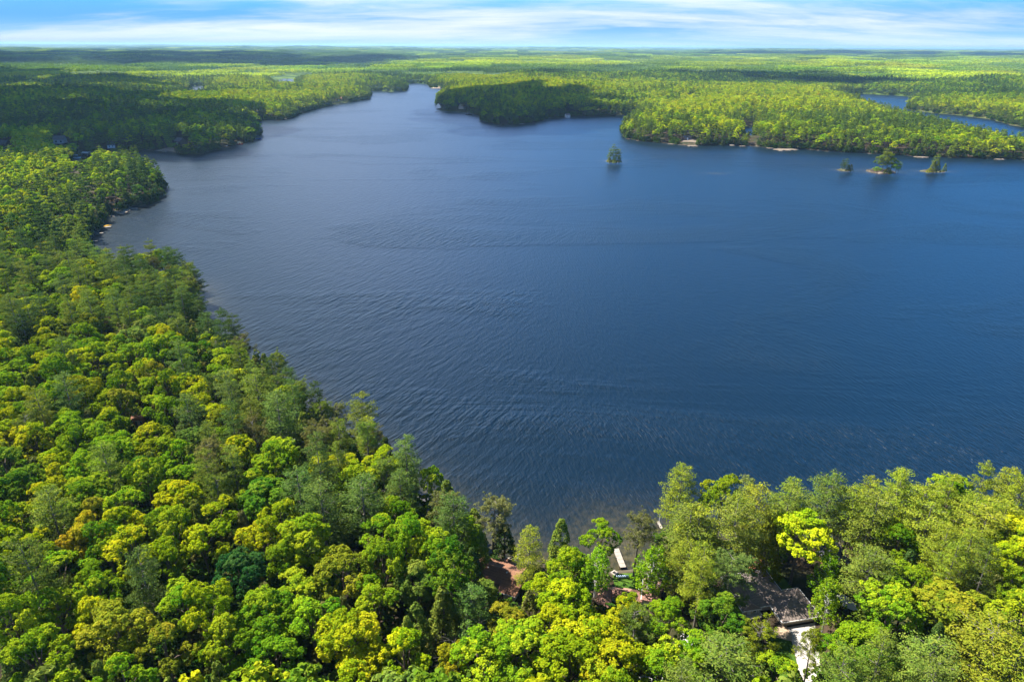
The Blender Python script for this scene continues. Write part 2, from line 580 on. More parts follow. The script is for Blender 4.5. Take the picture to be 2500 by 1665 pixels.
# ------------------------------------------------------------------ ground and water sheets
th_in = np.radians(np.linspace(-47, 47, 760))
th_out = np.radians(np.arange(50, 311, 4.0))
TH = np.concatenate([th_in, th_out])
rr_ = [4.0]
while rr_[-1] < 42000:
    r_ = rr_[-1]
    rr_.append(r_ + max(1.0, r_ * (0.0085 if r_ < 900 else 0.012)))
RR = np.array(rr_)
GX = (RR[:, None] * np.sin(TH)[None, :]).ravel()
GY = (RR[:, None] * np.cos(TH)[None, :]).ravel()
GD = sdf(GX, GY)
GZ = height(GX, GY, GD)
gr = np.hypot(GX, GY)
GZ = GZ + np.where((gr > 13500) & (GD > 60), 12.0, 0)
me = grid_mesh('ground', np.stack([GX, GY, GZ], -1), len(RR), len(TH), {
    'shore': np.exp(-np.maximum(GD, 0) / 0.9) * (GD > -3) * (gr < 4000), 'far': np.clip((gr - 900) / 900, 0, 1)}, wrap=True)
ground = link('ground', me, None, M_GROUND)
tag(ground, kind='structure', label='forest floor and shore land around the lake')
shallow = np.exp(-np.maximum(-GD, 0) / 5.0) * (GD < 1.5) * np.clip(1.3 - gr / 420, 0.0, 1)
bx, by = D(1450, 1275)
shallow = np.maximum(shallow, 0.8 * np.exp(-(np.hypot(GX - bx, GY - by) / 13) ** 2))
for (ix, iy, rx, ry) in ISLES + [(*P(1748, 424), 7, 1.6)]:
    q = np.hypot((GX - ix) / (rx * 1.5 + 3), (GY - iy) / (ry * 1.3 + 1))
    shallow = np.maximum(shallow, 0.5 * np.exp(-q ** 2 * 1.6))
calm = np.exp(-np.maximum(-GD, 0) / 7.0)
me = grid_mesh('water', np.stack([GX, GY, np.zeros_like(GX)], -1), len(RR), len(TH), {'shallow': shallow, 'calm': calm}, wrap=True)
water = link('water', me, None, M_WATER)
tag(water, kind='structure', label='dark blue rippled lake water')

# ------------------------------------------------------------------ foliage building blocks
class Leaves:
    def __init__(self, seed):
        self.r = np.random.default_rng(seed)
        self.C, self.Nn, self.Sz, self.As, self.Lv = [], [], [], [], []

    def add(self, C, Nn, size, aspect=1.0, lv=None):
        C = np.asarray(C, float).reshape(-1, 3)
        k = len(C)
        Nn = np.asarray(Nn, float).reshape(-1, 3) + np.zeros((k, 3))
        self.C.append(C)
        self.Nn.append(Nn)
        self.Sz.append(np.zeros(k) + size * self.r.uniform(0.7, 1.3, k))
        self.As.append(np.zeros(k) + aspect)
        self.Lv.append(self.r.uniform(0, 1, k) if lv is None else np.clip(np.zeros(k) + lv + self.r.normal(0, 0.16, k), 0, 1))

    def clump(self, c, axis, rad, n, size, flat=0.75, aspect=0.75, tone=None, up=0.45, rnd=0.5):
        r = self.r
        d = r.normal(0, 1, (n, 3)) + np.asarray(axis) * 1.5
        d /= np.linalg.norm(d, axis=1)[:, None] + 1e-9
        pos = np.asarray(c) + d * rad * (r.uniform(0.25, 1.0, n) ** 0.45)[:, None] * np.array((1, 1, flat))
        nn = d * 0.8 + np.array((0, 0, up)) + r.normal(0, rnd, (n, 3))
        self.add(pos, nn, size, aspect, tone)

    def mesh(self, name, m):
        r = self.r
        C = np.concatenate(self.C)
        Nn = np.concatenate(self.Nn)
        Sz = np.concatenate(self.Sz)
        As = np.concatenate(self.As)
        Lv = np.concatenate(self.Lv)
        Nn /= np.linalg.norm(Nn, axis=1)[:, None] + 1e-9
        ref = r.normal(0, 1, Nn.shape)
        T = np.cross(Nn, ref)
        T /= np.linalg.norm(T, axis=1)[:, None] + 1e-9
        B = np.cross(Nn, T)
        hx = (Sz * 0.5)[:, None]
        hy = (Sz * 0.5 * As)[:, None]
        fold = Nn * (Sz * 0.14)[:, None]
        # a leaf spray: a folded kite
        V = np.stack([C - T * hx, C - B * hy + fold, C + T * hx * 1.0, C + B * hy + fold * 0.6], 1)
        k = len(C)
        me = bpy.data.meshes.new(name)
        me.vertices.add(4 * k)
        me.vertices.foreach_set('co', V.astype(np.float32).ravel())
        me.loops.add(4 * k)
        me.loops.foreach_set('vertex_index', np.arange(4 * k, dtype=np.int32))
        me.polygons.add(k)
        me.polygons.foreach_set('loop_start', (np.arange(k) * 4).astype(np.int32))
        at = me.attributes.new('lv', 'FLOAT', 'FACE')
        at.data.foreach_set('value', Lv.astype(np.float32))
        me.materials.append(m)
        me.update(calc_edges=True)
        return me


def sph(r, n, zmin=-0.3):
    v = r.normal(0, 1, (n * 4, 3))
    v /= np.linalg.norm(v, axis=1)[:, None]
    return v[v[:, 2] > zmin][:n]


def spread(r, n, zmin, mind):
    o = []
    for v in sph(r, 60 * n, zmin):
        if all(np.dot(v - w, v - w) > mind * mind for w in o):
            o.append(v)
            if len(o) >= n:
                break
    return o


def broadleaf(seed, m, q=1.0, a=4.2, b=4.6, top=15.0, nlobe=18, loose=0.0, lsize=0.27, ncl=17, nlf=66):
    """rounded many-lobed crown on a forking trunk"""
    L = Leaves(seed)
    r = L.r
    hc = top - b
    lobes = []
    dirs = spread(r, nlobe, -0.45, 1.05 / math.sqrt(nlobe / 12))
    for v in dirs:
        lr = r.uniform(0.30, 0.42) * a
        k = r.uniform(0.58, 0.80) if v[2] > 0 else r.uniform(0.5, 0.72)
        c = np.array((v[0] * a * k, v[1] * a * k, hc + v[2] * b * k))
        lobes.append((c, lr, v))
    lobes.append((np.array((0, 0, hc + b * 0.55)), a * 0.4, np.array((0, 0, 1.0))))
    nc = max(3, int(ncl * q ** 0.5))
    nl = max(6, int(nlf * q ** 0.55))
    sz = lsize / q ** 0.42
    for c, lr, v in lobes:
        tone = r.uniform(0.15, 0.85)
        for w in spread(r, nc, -0.75, 0.5):
            ax = w + v * 0.6 + np.array((0, 0, 0.35))
            ax /= np.linalg.norm(ax)
            cc = c + ax * lr * r.uniform(0.75, 1.12) * np.array((1, 1, 0.85))
            if r.uniform() < loose:
                continue
            L.clump(cc, ax, lr * r.uniform(0.30, 0.44), nl, sz, 0.8, 0.8, tone + r.uniform(-0.15, 0.15))
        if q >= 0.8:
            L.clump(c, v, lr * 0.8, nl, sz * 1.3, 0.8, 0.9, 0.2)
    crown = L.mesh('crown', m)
    T = MB()
    s = 6 if q > 0.8 else 4
    T.tube([(0, 0, -0.6), (0.05, 0.02, 1.5), (0.1, -0.05, hc * 0.6), (0.0, 0.1, hc)], [0.26, 0.2, 0.16, 0.11], s)
    if q > 0.8:
        for c, lr, v in lobes[:10]:
            z0 = r.uniform(0.5, 0.95) * hc
            T.tube([(0.06, 0, z0), (c[0] * 0.5, c[1] * 0.5, (z0 + c[2]) / 2 + 0.5), tuple(c)], [0.1, 0.07, 0.03], 4, False)
    return crown, T


def pine(seed, m, q=1.0, top=19.0, a=3.6, base=0.30, nwh=9, lsize=0.29, droop=0.0, flatness=0.25, pad=1.5, gap=0.1, power=0.5):
    """layered crown of flat needle plumes along near-horizontal branches"""
    L = Leaves(seed)
    r = L.r
    T = MB()
    lean = r.uniform(-0.5, 0.5, 2)
    T.tube([(0, 0, -0.6), (lean[0] * 0.2, lean[1] * 0.2, top * 0.4), (lean[0], lean[1], top * 0.96)], [0.24, 0.17, 0.03], 6 if q > 0.8 else 4)
    nb = max(4, int(nwh * (1 if q > 0.8 else 0.62)))
    sz = lsize / q ** 0.45
    for i in range(nb):
        t = (i + r.uniform(-0.25, 0.25)) / nb
        z = top * (base + (1 - base) * np.clip(t, 0, 0.97))
        prof = (1 - t) ** power * (0.55 + 0.45 * min(1, t * 4 + 0.3))
        nbr = int(r.integers(4, 7)) if q > 0.8 else 4
        ph = r.uniform(0, 6.28)
        for k in range(nbr):
            if r.uniform() < gap:
                continue
            an = ph + 2 * math.pi * k / nbr + r.uniform(-0.35, 0.35)
            ln = max(0.5, a * prof * r.uniform(0.7, 1.2) + 0.35)
            rise = (0.12 + 0.25 * t) * ln - droop * ln
            cx, sx = math.cos(an), math.sin(an)
            ox, oy = lean * (z / top) ** 2
            tip = np.array((ox + cx * ln, oy + sx * ln, z + rise))
            org = np.array((ox, oy, z))
            if q > 0.8:
                T.tube([tuple(org), tuple(org * 0.45 + tip * 0.55 + np.array((0, 0, -0.06 * ln))), tuple(tip)], [0.05, 0.035, 0.015], 3, False)
            npad = max(2, int(ln / 0.75 * (1 if q > 0.8 else 0.6)))
            for j in range(npad):
                u = 0.30 + 0.72 * (j + 0.5) / npad
                c = org + (tip - org) * u
                side = r.uniform(-1, 1) * 0.35 * ln * (1 - abs(u - 0.6))
                c = c + np.array((-sx * side, cx * side, r.uniform(-0.08, 0.12)))
                pr = pad * r.uniform(0.5, 0.85) * (0.7 + 0.25 * ln / a)
                n = max(7, int(62 * q ** 0.6))
                d = r.normal(0, 1, (n, 3))
                d /= np.linalg.norm(d, axis=1)[:, None]
                pos = c + d * pr * np.array((1, 1, flatness)) * (r.uniform(0.2, 1, n) ** 0.5)[:, None]
                nn = d * np.array((0.7, 0.7, 0.5)) + np.array((0, 0, 0.65)) + r.normal(0, 0.45, (n, 3))
                L.add(pos, nn, sz, 0.42 if q > 0.8 else 0.6, r.uniform(0.35, 0.65))
    L.clump((lean[0], lean[1], top * 0.97), (0, 0, 1), 0.5, max(6, int(30 * q)), sz, 1.6, 0.45)
    return L.mesh('crown', m), T


def cedar(seed, m, q=1.0, top=11.0, a=2.0, base=0.08, power=0.8):
    """dense ragged cone of upswept sprays"""
    L = Leaves(seed)
    r = L.r
    T = MB()
    T.tube([(0, 0, -0.5), (0, 0, top * 0.5), (0.05, 0, top * 0.97)], [0.2, 0.12, 0.02], 5)
    n = int(150 * q ** 0.5)
    for i in range(n):
        t = r.uniform(0, 1) ** 1.1
        z = top * (base + (1 - base) * t)
        rad = a * (1 - t) ** power * r.uniform(0.72, 1.12) + 0.1
        an = r.uniform(0, 6.28)
        ax = np.array((math.cos(an), math.sin(an), 0.25))
        L.clump((math.cos(an) * rad * 0.85, math.sin(an) * rad * 0.85, z), ax, 0.42 + 0.12 * a * (1 - t), max(6, int(34 * q ** 0.5)), 0.30 / q ** 0.42, 1.25, 0.5, r.uniform(0.3, 0.7), 0.25)
    return L.mesh('crown', m), T


def birch(seed, m, q=1.0, top=13.0, a=2.6):
    L = Leaves(seed)
    r = L.r
    T = MB()
    stems = [(r.uniform(-0.3, 0.3), r.uniform(-0.3, 0.3), r.uniform(-0.9, 0.9), r.uniform(-0.9, 0.9)) for _ in range(2)]
    for (x0, y0, x1, y1) in stems:
        T.tube([(x0, y0, -0.5), ((x0 + x1) / 2, (y0 + y1) / 2, top * 0.5), (x1, y1, top * 0.93)], [0.15, 0.11, 0.03], 5)
    for i in range(int(190 * q ** 0.5)):
        t = r.uniform(0.0, 1)
        z = top * (0.28 + 0.70 * t)
        rad = a * math.sin(math.pi * min(0.93, 0.28 + 0.66 * t)) * r.uniform(0.25, 1.1)
        an = r.uniform(0, 6.28)
        sx, sy = stems[i % 2][2] * t, stems[i % 2][3] * t
        c = (sx + math.cos(an) * rad, sy + math.sin(an) * rad, z)
        if q > 0.8 and i % 3 == 0:
            T.tube([(sx, sy, z - 0.9), c], [0.04, 0.012], 3, False)
        L.clump(c, (math.cos(an), math.sin(an), -0.1), 0.62, max(5, int(30 * q ** 0.5)), 0.26 / q ** 0.42, 1.25, 0.8, r.uniform(0.3, 0.7), 0.3, 0.7)
    return L.mesh('crown', m), T


def sparse_pine(seed, m, q=1.0, top=16.0, a=3.2):
    """open crown of tufts high on a bare, forked stem"""
    L = Leaves(seed)
    r = L.r
    T = MB()
    lean = r.uniform(-1.0, 1.0, 2)
    T.tube([(0, 0, -0.6), (lean[0] * 0.4, lean[1] * 0.4, top * 0.5), (lean[0], lean[1], top * 0.93)], [0.24, 0.17, 0.04], 6)
    for i in range(40):
        t = r.uniform(0, 1) ** 0.8
        z = top * (0.38 + 0.56 * t)
        ln = a * (0.35 + 0.75 * math.sin(math.pi * (0.25 + 0.6 * t))) * r.uniform(0.55, 1.1)
        if t < 0.18:
            ln *= 0.8
        an = r.uniform(0, 6.28)
        o = np.array((lean[0] * (z / top), lean[1] * (z / top), z))
        tip = o + np.array((math.cos(an) * ln, math.sin(an) * ln, ln * r.uniform(0.0, 0.45)))
        mid = (o + tip) / 2 + r.normal(0, 0.2, 3)
        T.tube([tuple(o), tuple(mid), tuple(tip)], [0.06, 0.04, 0.015], 4, False)
        if t < 0.15 and r.uniform() < 0.5:
            continue
        for j in range(9):
            u = r.uniform(0.4, 1.1)
            c = o + (tip - o) * u + r.normal(0, 0.32, 3)
            L.clump(c, (0, 0, 0.7), r.uniform(0.34, 0.55), 34, 0.24, 0.75, 0.4, r.uniform(0.3, 0.7), 0.3)
    return L.mesh('crown', m), T


def bare(seed, top=12.0):
    r = random.Random(seed)
    T = MB()

    def grow(p, d, ln, rad, lvl):
        q_ = p + d * ln
        mid = p + d * ln * 0.5 + Vector((r.gauss(0, 1), r.gauss(0, 1), r.gauss(0, 1))) * ln * 0.05
        T.tube([tuple(p), tuple(mid), tuple(q_)], [rad, rad * 0.8, rad * 0.6], 5 if lvl < 2 else 3, False)
        if lvl >= 5:
            return
        for k in range(3 if lvl < 3 else 2):
            nd = (d + Vector((r.gauss(0, 1), r.gauss(0, 1), r.gauss(0.15, 0.5))) * 0.55).normalized()
            grow(p + d * ln * r.uniform(0.55, 1.0), nd, ln * r.uniform(0.6, 0.8), rad * 0.6, lvl + 1)
    grow(Vector((0, 0, -0.5)), Vector((0.05, 0, 1)).normalized(), top * 0.36, 0.2, 0)
    return T


# ------------------------------------------------------------------ prototypes: (crown mesh, trunk mesh, natural radius, natural height)
PROTO = {}


def reg(kind, pair, a, top, bark):
    crown, T = pair
    PROTO.setdefault(kind, []).append((crown, T.mesh('trunk', bark), a, top))


for i in range(12):
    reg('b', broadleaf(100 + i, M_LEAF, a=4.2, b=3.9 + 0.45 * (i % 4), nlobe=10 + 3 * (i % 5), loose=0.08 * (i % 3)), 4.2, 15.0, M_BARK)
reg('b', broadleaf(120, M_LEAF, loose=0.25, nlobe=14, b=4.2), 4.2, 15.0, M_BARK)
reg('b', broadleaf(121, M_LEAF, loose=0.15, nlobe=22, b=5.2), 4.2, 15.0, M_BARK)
for i in range(5):
    reg('p', pine(200 + i, M_LEAF, base=0.26 + 0.05 * (i % 3), gap=0.06 + 0.05 * (i % 3)), 3.6, 19.0, M_BARKG)
for i in range(3):
    reg('c', cedar(300 + i, M_LEAF), 2.0, 11.0, M_BARK)
for i in range(2):
    reg('w', birch(400 + i, M_LEAF), 2.6, 13.0, M_BARKW)
for i in range(3):
    reg('s', sparse_pine(500 + i, M_LEAF), 3.2, 16.0, M_BARKG)
for i in range(2):
    PROTO.setdefault('x', []).append((None, bare(600 + i).mesh('trunk', M_BARKG), 3.0, 12.0))

PAL = {
    'Y': (0.300, 0.365, 0.008), 'L': (0.205, 0.315, 0.010), 'G': (0.150, 0.275, 0.009), 'M': (0.105, 0.205, 0.012),
    'K': (0.036, 0.110, 0.020), 'O': (0.200, 0.235, 0.014), 'R': (0.330, 0.305, 0.012),
    'N': (0.110, 0.180, 0.036), 'A': (0.160, 0.220, 0.030), 'E': (0.240, 0.290, 0.024), 'U': (0.150, 0.155, 0.045), 'T': (0.065, 0.115, 0.024),
}
WORD = {'Y': 'yellow-lime', 'L': 'lime-green', 'G': 'bright green', 'M': 'mid-green', 'K': 'deep blue-green', 'O': 'olive-gold', 'R': 'orange-tinged',
        'N': 'grey-green', 'A': 'olive-green', 'E': 'yellow-olive', 'U': 'brownish', 'T': 'dark green'}
KNAME = {'b': ('broadleaf_tree', 'broadleaf tree', 'broadleaf tree'), 'p': ('pine_tree', 'pine', 'pine tree'), 'c': ('cedar_tree', 'cedar', 'cedar tree'),
         'w': ('birch_tree', 'birch', 'birch tree'), 's': ('sparse_pine_tree', 'thin-crowned pine', 'pine tree'), 'x': ('bare_tree', 'leafless tree', 'bare tree')}
GROUP = {'b': 'broadleaf trees of the shore wood', 'p': 'tall layered pines of the shore wood', 'c': 'cone-shaped cedars of the shore wood',
         'w': 'light-leaved birches near the cottages', 's': 'thin-crowned pines of the shore wood', 'x': 'leafless trees of the shore wood'}
HT = {'b': 14.5, 'p': 19.0, 'c': 11.0, 'w': 12.5, 's': 16.0, 'x': 11.0}

# photo position of the crown's middle (2354-wide), kind, colour, crown radius in metres, height
ANCH = [
    (1380, 1230, 'b', 'G', 3.5, 11.5), (1466, 1222, 's', 'U', 2.6, 15), (1494, 1298, 'w', 'G', 2.8, 11), (1370, 1302, 'w', 'G', 2.3, 10),
    (1216, 1262, 'p', 'E', 2.5, 15.5), (1306, 1300, 'p', 'E', 2.3, 12), (1290, 1238, 'c', 'A', 2.6, 12), (1132, 1190, 's', 'U', 3.2, 15), (1098, 1246, 'c', 'A', 2.4, 11), (1160, 1240, 'c', 'T', 2.6, 9),
    (1042, 1195, 'p', 'N', 3.6, 18), (1068, 1235, 'b', 'L', 3.6, 12), (1000, 1112, 'b', 'L', 2.8, 12), (1035, 1140, 'c', 'A', 2.6, 11),
    (1580, 1225, 'p', 'A', 4.6, 18), (1660, 1150, 'b', 'L', 4.2, 15), (1610, 1195, 'p', 'E', 4.0, 18), (1580, 1290, 'p', 'E', 3.6, 14),
    (1690, 1180, 'p', 'A', 4.6, 20), (1735, 1150, 'p', 'E', 4.0, 19), (1805, 1145, 'p', 'A', 4.4, 18), (1840, 1238, 'b', 'Y', 5.3, 15), (1765, 1240, 'c', 'O', 2.9, 13),
    (1905, 1120, 'p', 'A', 4.4, 19), (1960, 1150, 'p', 'E', 4.4, 17), (2010, 1165, 'p', 'A', 4.6, 18), (2062, 1120, 'p', 'E', 4.2, 20), (2120, 1140, 'p', 'E', 4.4, 19),
    (2180, 1150, 'b', 'L', 4.2, 14), (2235, 1165, 'p', 'E', 4.6, 17), (2300, 1175, 'p', 'E', 4.6, 17), (2335, 1250, 'b', 'Y', 5.4, 15), (2260, 1230, 'p', 'E', 4.8, 17),
    (2130, 1215, 'p', 'E', 4.4, 17), (2060, 1255, 'b', 'G', 4.2, 14), (1998, 1318, 'p', 'A', 4.4, 16), (1677, 1335, 's', 'N', 3.7, 14), (1602, 1335, 'c', 'O', 2.5, 8),
    (1658, 1426, 'b', 'M', 4.0, 12), (1540, 1422, 'b', 'L', 3.5, 11), (1437, 1412, 'b', 'Y', 3.0, 10.5), (1461, 1446, 's', 'A', 2.5, 13), (1306, 1398, 'b', 'Y', 4.0, 13.5),
    (1350, 1485, 'b', 'Y', 4.6, 15), (1268, 1445, 'b', 'Y', 3.6, 13), (1245, 1372, 'b', 'Y', 3.0, 11), (1217, 1402, 'c', 'U', 1.9, 11), (1168, 1440, 'b', 'O', 3.4, 11), (1080, 1395, 'p', 'N', 3.3, 13),
    (1086, 1302, 'c', 'T', 2.2, 11), (1112, 1372, 'b', 'A', 2.7, 9), (1062, 1478, 'x', 'U', 3.2, 10), (1310, 1530, 'b', 'Y', 5.2, 15), (1200, 1510, 'b', 'L', 4.8, 14), (1400, 1510, 'b', 'Y', 4.8, 15),
    (1748, 1480, 's', 'O', 2.5, 13), (1866, 1504, 's', 'O', 1.7, 13), (1948, 1490, 'b', 'G', 4.3, 12), (2046, 1402, 'b', 'L', 4.6, 13), (2185, 1418, 'b', 'O', 5.2, 13),
    (2130, 1535, 'p', 'A', 4.8, 14), (2270, 1480, 'p', 'E', 5.4, 16), (2335, 1540, 'p', 'E', 4.6, 15), (1908, 1376, 'w', 'G', 2.2, 11), (1900, 1318, 'w', 'G', 2.3, 11),
    (1995, 1490, 'b', 'G', 4.2, 13), (1660, 1535, 'p', 'A', 5.4, 14), (1785, 1550, 'b', 'L', 3.6, 9), (1590, 1520, 'b', 'G', 3.8, 12), (1520, 1550, 'b', 'L', 4.2, 13),
    (555, 1330, 'b', 'K', 4.3, 14), (700, 1250, 'b', 'L', 5.0, 15), (790, 1335, 'b', 'O', 5.2, 15), (660, 1290, 'b', 'G', 3.6, 13), (880, 1235, 'b', 'L', 4.6, 14),
    (945, 1235, 'b', 'L', 3.8, 13), (1000, 1290, 'b', 'L', 4.6, 14), (960, 1345, 'b', 'A', 3.8, 12), (835, 1150, 'p', 'N', 4.4, 18), (740, 1170, 'p', 'N', 4.2, 18),
    (690, 1130, 'p', 'N', 3.6, 18), (640, 960, 'p', 'N', 4.6, 20), (590, 900, 'p', 'A', 4.2, 19), (745, 1085, 'b', 'Y', 3.6, 13), (808, 1085, 'b', 'Y', 3.4, 12),
    (880, 1075, 'b', 'Y', 4.2, 13), (920, 1130, 'p', 'N', 3.2, 15), (700, 985, 'c', 'A', 2.6, 12), (757, 1000, 'c', 'U', 3.0, 11), (548, 1050, 'b', 'Y', 4.2, 14),
    (370, 945, 'b', 'L', 4.0, 14), (235, 1010, 'b', 'L', 4.2, 14), (440, 960, 'p', 'N', 3.8, 18), (330, 1095, 'b', 'M', 4.0, 14), (415, 1160, 'b', 'Y', 4.6, 14),
    (590, 1120, 'b', 'L', 4.2, 14), (500, 1200, 'b', 'Y', 4.4, 14), (470, 1260, 'b', 'Y', 4.6, 14), (300, 1170, 'b', 'L', 4.4, 15), (60, 1130, 'b', 'M', 4.4, 14),
    (200, 1240, 'b', 'R', 3.8, 14), (120, 1160, 'b', 'Y', 4.2, 14), (430, 1400, 'b', 'G', 4.4, 14), (90, 1520, 'b', 'G', 4.8, 15), (135, 1410, 'b', 'L', 4.0, 13),
    (620, 1420, 'b', 'G', 4.8, 14), (720, 1440, 'b', 'G', 4.6, 14), (860, 1400, 'b', 'L', 4.6, 14), (800, 1480, 'b', 'Y', 4.8, 15), (930, 1510, 'b', 'Y', 4.8, 15),
    (520, 1480, 'b', 'L', 4.4, 14), (380, 1500, 'b', 'O', 4.4, 14), (1020, 1400, 'c', 'A', 2.8, 12), (1100, 1530, 'b', 'L', 4.4, 14), (910, 1150, 'b', 'R', 2.6, 9),
    (1040, 1530, 'b', 'R', 2.4, 11), (375, 650, 'b', 'Y', 4.0, 13), (345, 765, 'b', 'A', 4.6, 14), (250, 700, 'b', 'L', 4.6, 15), (300, 600, 'p', 'T', 3.4, 19), (388, 605, 'p', 'T', 3.4, 19),
    (405, 650, 'p', 'T', 3.4, 18), (420, 700, 'p', 'T', 3.6, 18), (395, 740, 'p', 'T', 3.8, 18), (370, 690, 'p', 'T', 3.4, 18), (510, 745, 'p', 'T', 3.6, 15),
    (105, 578, 'b', 'R', 3.4, 13), (340, 910, 'b', 'L', 4.2, 14), (800, 950, 's', 'U', 2.6, 13), (560, 800, 's', 'U', 3.2, 14), (905, 1010, 's', 'U', 2.4, 12), (850, 1000, 'p', 'E', 2.6, 15),
]

# parts of the photo where ground, water, roofs or paving show through the wood: nothing nearer may cover them
CLEAR = [(1168, 1368, 1262, 1476), (1452, 1428, 1502, 1474), (1522, 1416, 1615, 1462), (1505, 1310, 1550, 1410), (1545, 1340, 1560, 1390), (1790, 1392, 2008, 1534),
         (1868, 1500, 1990, 1560), (1940, 1545, 1985, 1640), (1890, 1560, 1935, 1640), (1798, 1352, 1858, 1388), (2020, 1302, 2068, 1382), (1662, 1532, 1698, 1598), (2122, 1424, 2152, 1452),
         (2050, 1456, 2092, 1486), (1606, 1262, 1622, 1292), (342, 1020, 354, 1040), (254, 792, 266, 808), (712, 1078, 728, 1092), (1020, 1208, 1036, 1224),
         (836, 1340, 868, 1384), (1230, 1300, 1440, 1330), (1500, 1395, 1545, 1410), (1775, 1300, 1790, 1345)]
CLEAR_FAR = [(0, 344, 28, 362), (130, 336, 160, 352), (204, 372, 224, 384), (178, 382, 196, 390), (262, 352, 286, 370), (380, 364, 418, 372), (424, 334, 456, 358),
             (576, 342, 592, 356), (540, 352, 556, 360), (622, 336, 636, 344), (816, 244, 850, 252), (1066, 256, 1080, 272), (1119, 259, 1137, 272), (1222, 293, 1240, 301),
             (1664, 330, 1698, 358), (1780, 352, 1792, 357), (1828, 349, 1846, 358), (1896, 361, 1936, 369), (1820, 300, 1836, 320), (1382, 262, 1390, 269)]
HOMES = []     # x, y, radius: where buildings and paving stand (filled from photo positions)
for (ax, ay, ar) in [(1935, 1490, 8.0), (1850, 1450, 9.5), (1225, 1430, 8.5), (1500, 1460, 6.5), (1580, 1470, 6.5), (2040, 1365, 7.0), (1970, 1590, 3.0), (1965, 1640, 3.0),
                     (1912, 1610, 3.5), (1518, 1400, 4.0), (1830, 1385, 4.0), (1680, 1580, 3.0), (2138, 1440, 2.5), (2070, 1475, 2.5), (1500, 1350, 3), (850, 1370, 2.5), (1745, 1372, 5.5), (1700, 1400, 4.0)]:
    X_, Y_, Z_ = PG(ax, ay)
    HOMES.append((X_, Y_, ar))


def covers(x, y, z0, rad, h, rects):
    """does this tree stand in front of one of the open spots?"""
    cu, cv, w = proj(x, y, z0 + h * 0.66)
    ru = rad * FPX / w
    tu, tv, _ = proj(x, y, z0 + h)
    rv = np.maximum(cv - tv, ru * 0.9)
    hit = np.zeros(np.shape(cu), bool)
    for (x0, y0, x1, y1) in rects:
        dx = np.maximum(np.maximum(x0 - cu, cu - x1), 0) / (ru * 1.0)
        dy = np.maximum(np.maximum(y0 - cv, cv - y1), 0) / rv
        hit |= (dx * dx + dy * dy) < 1
    return hit


TREES = []      # x, y, z, kind, colour, radius, height, anchored
for (ax, ay, k, c, rad, h) in ANCH:
    if k == 'p' and ax > 1560 and ay < 1210:
        ay += 32
    if k == 'b' and ax < 1040:
        rad *= 0.9
    if k == 'p':
        rad *= 1.12
    z = 3.0
    for _ in range(4):
        x, y = D(ax, ay, z + h * 0.68)
        z = max(H1(x, y), 0.2)
    dsh = float(sdf([x], [y])[0])
    if dsh < 0.8:      # keep its foot on the bank
        e = 0.5
        gxx = float(sdf([x + e], [y])[0] - sdf([x - e], [y])[0])
        gyy = float(sdf([x], [y + e])[0] - sdf([x], [y - e])[0])
        gl_ = math.hypot(gxx, gyy) + 1e-6
        x += gxx / gl_ * (1.2 - dsh)
        y += gyy / gl_ * (1.2 - dsh)
        z = max(H1(x, y), 0.2)
    TREES.append([x, y, z, k, c, rad, h, True])

r2 = np.random.default_rng(21)
# fill the rest of the near wood by throwing darts
cand = []
NC = 60000
rad_ = np.sqrt(r2.uniform(45 ** 2, 420 ** 2, NC))
az_ = r2.uniform(R(-45), R(45), NC)
cx_, cy_ = rad_ * np.sin(az_), rad_ * np.cos(az_)
dd_ = sdf(cx_, cy_)
ok = dd_ > 0.5
cx_, cy_, dd_ = cx_[ok], cy_[ok], dd_[ok]
cz_ = height(cx_, cy_, dd_)
gu, gv, gw = proj(cx_, cy_, cz_)


def pick(seq):
    s = sum(w for _, w in seq)
    t = r2.uniform(0, s)
    for v, w in seq:
        t -= w
        if t <= 0:
            return v
    return seq[-1][0]


cell = {}


def near_ok(x, y, rad, k=0.66):
    gx, gy = int(x // 8), int(y // 8)
    for i in (-1, 0, 1):
        for j in (-1, 0, 1):
            for (ox, oy, orr) in cell.get((gx + i, gy + j), ()):
                if (x - ox) ** 2 + (y - oy) ** 2 < ((rad + orr) * k) ** 2:
                    return False
    return True


def put(x, y, rad):
    cell.setdefault((int(x // 8), int(y // 8)), []).append((x, y, rad))


for t in TREES:
    put(t[0], t[1], t[5])

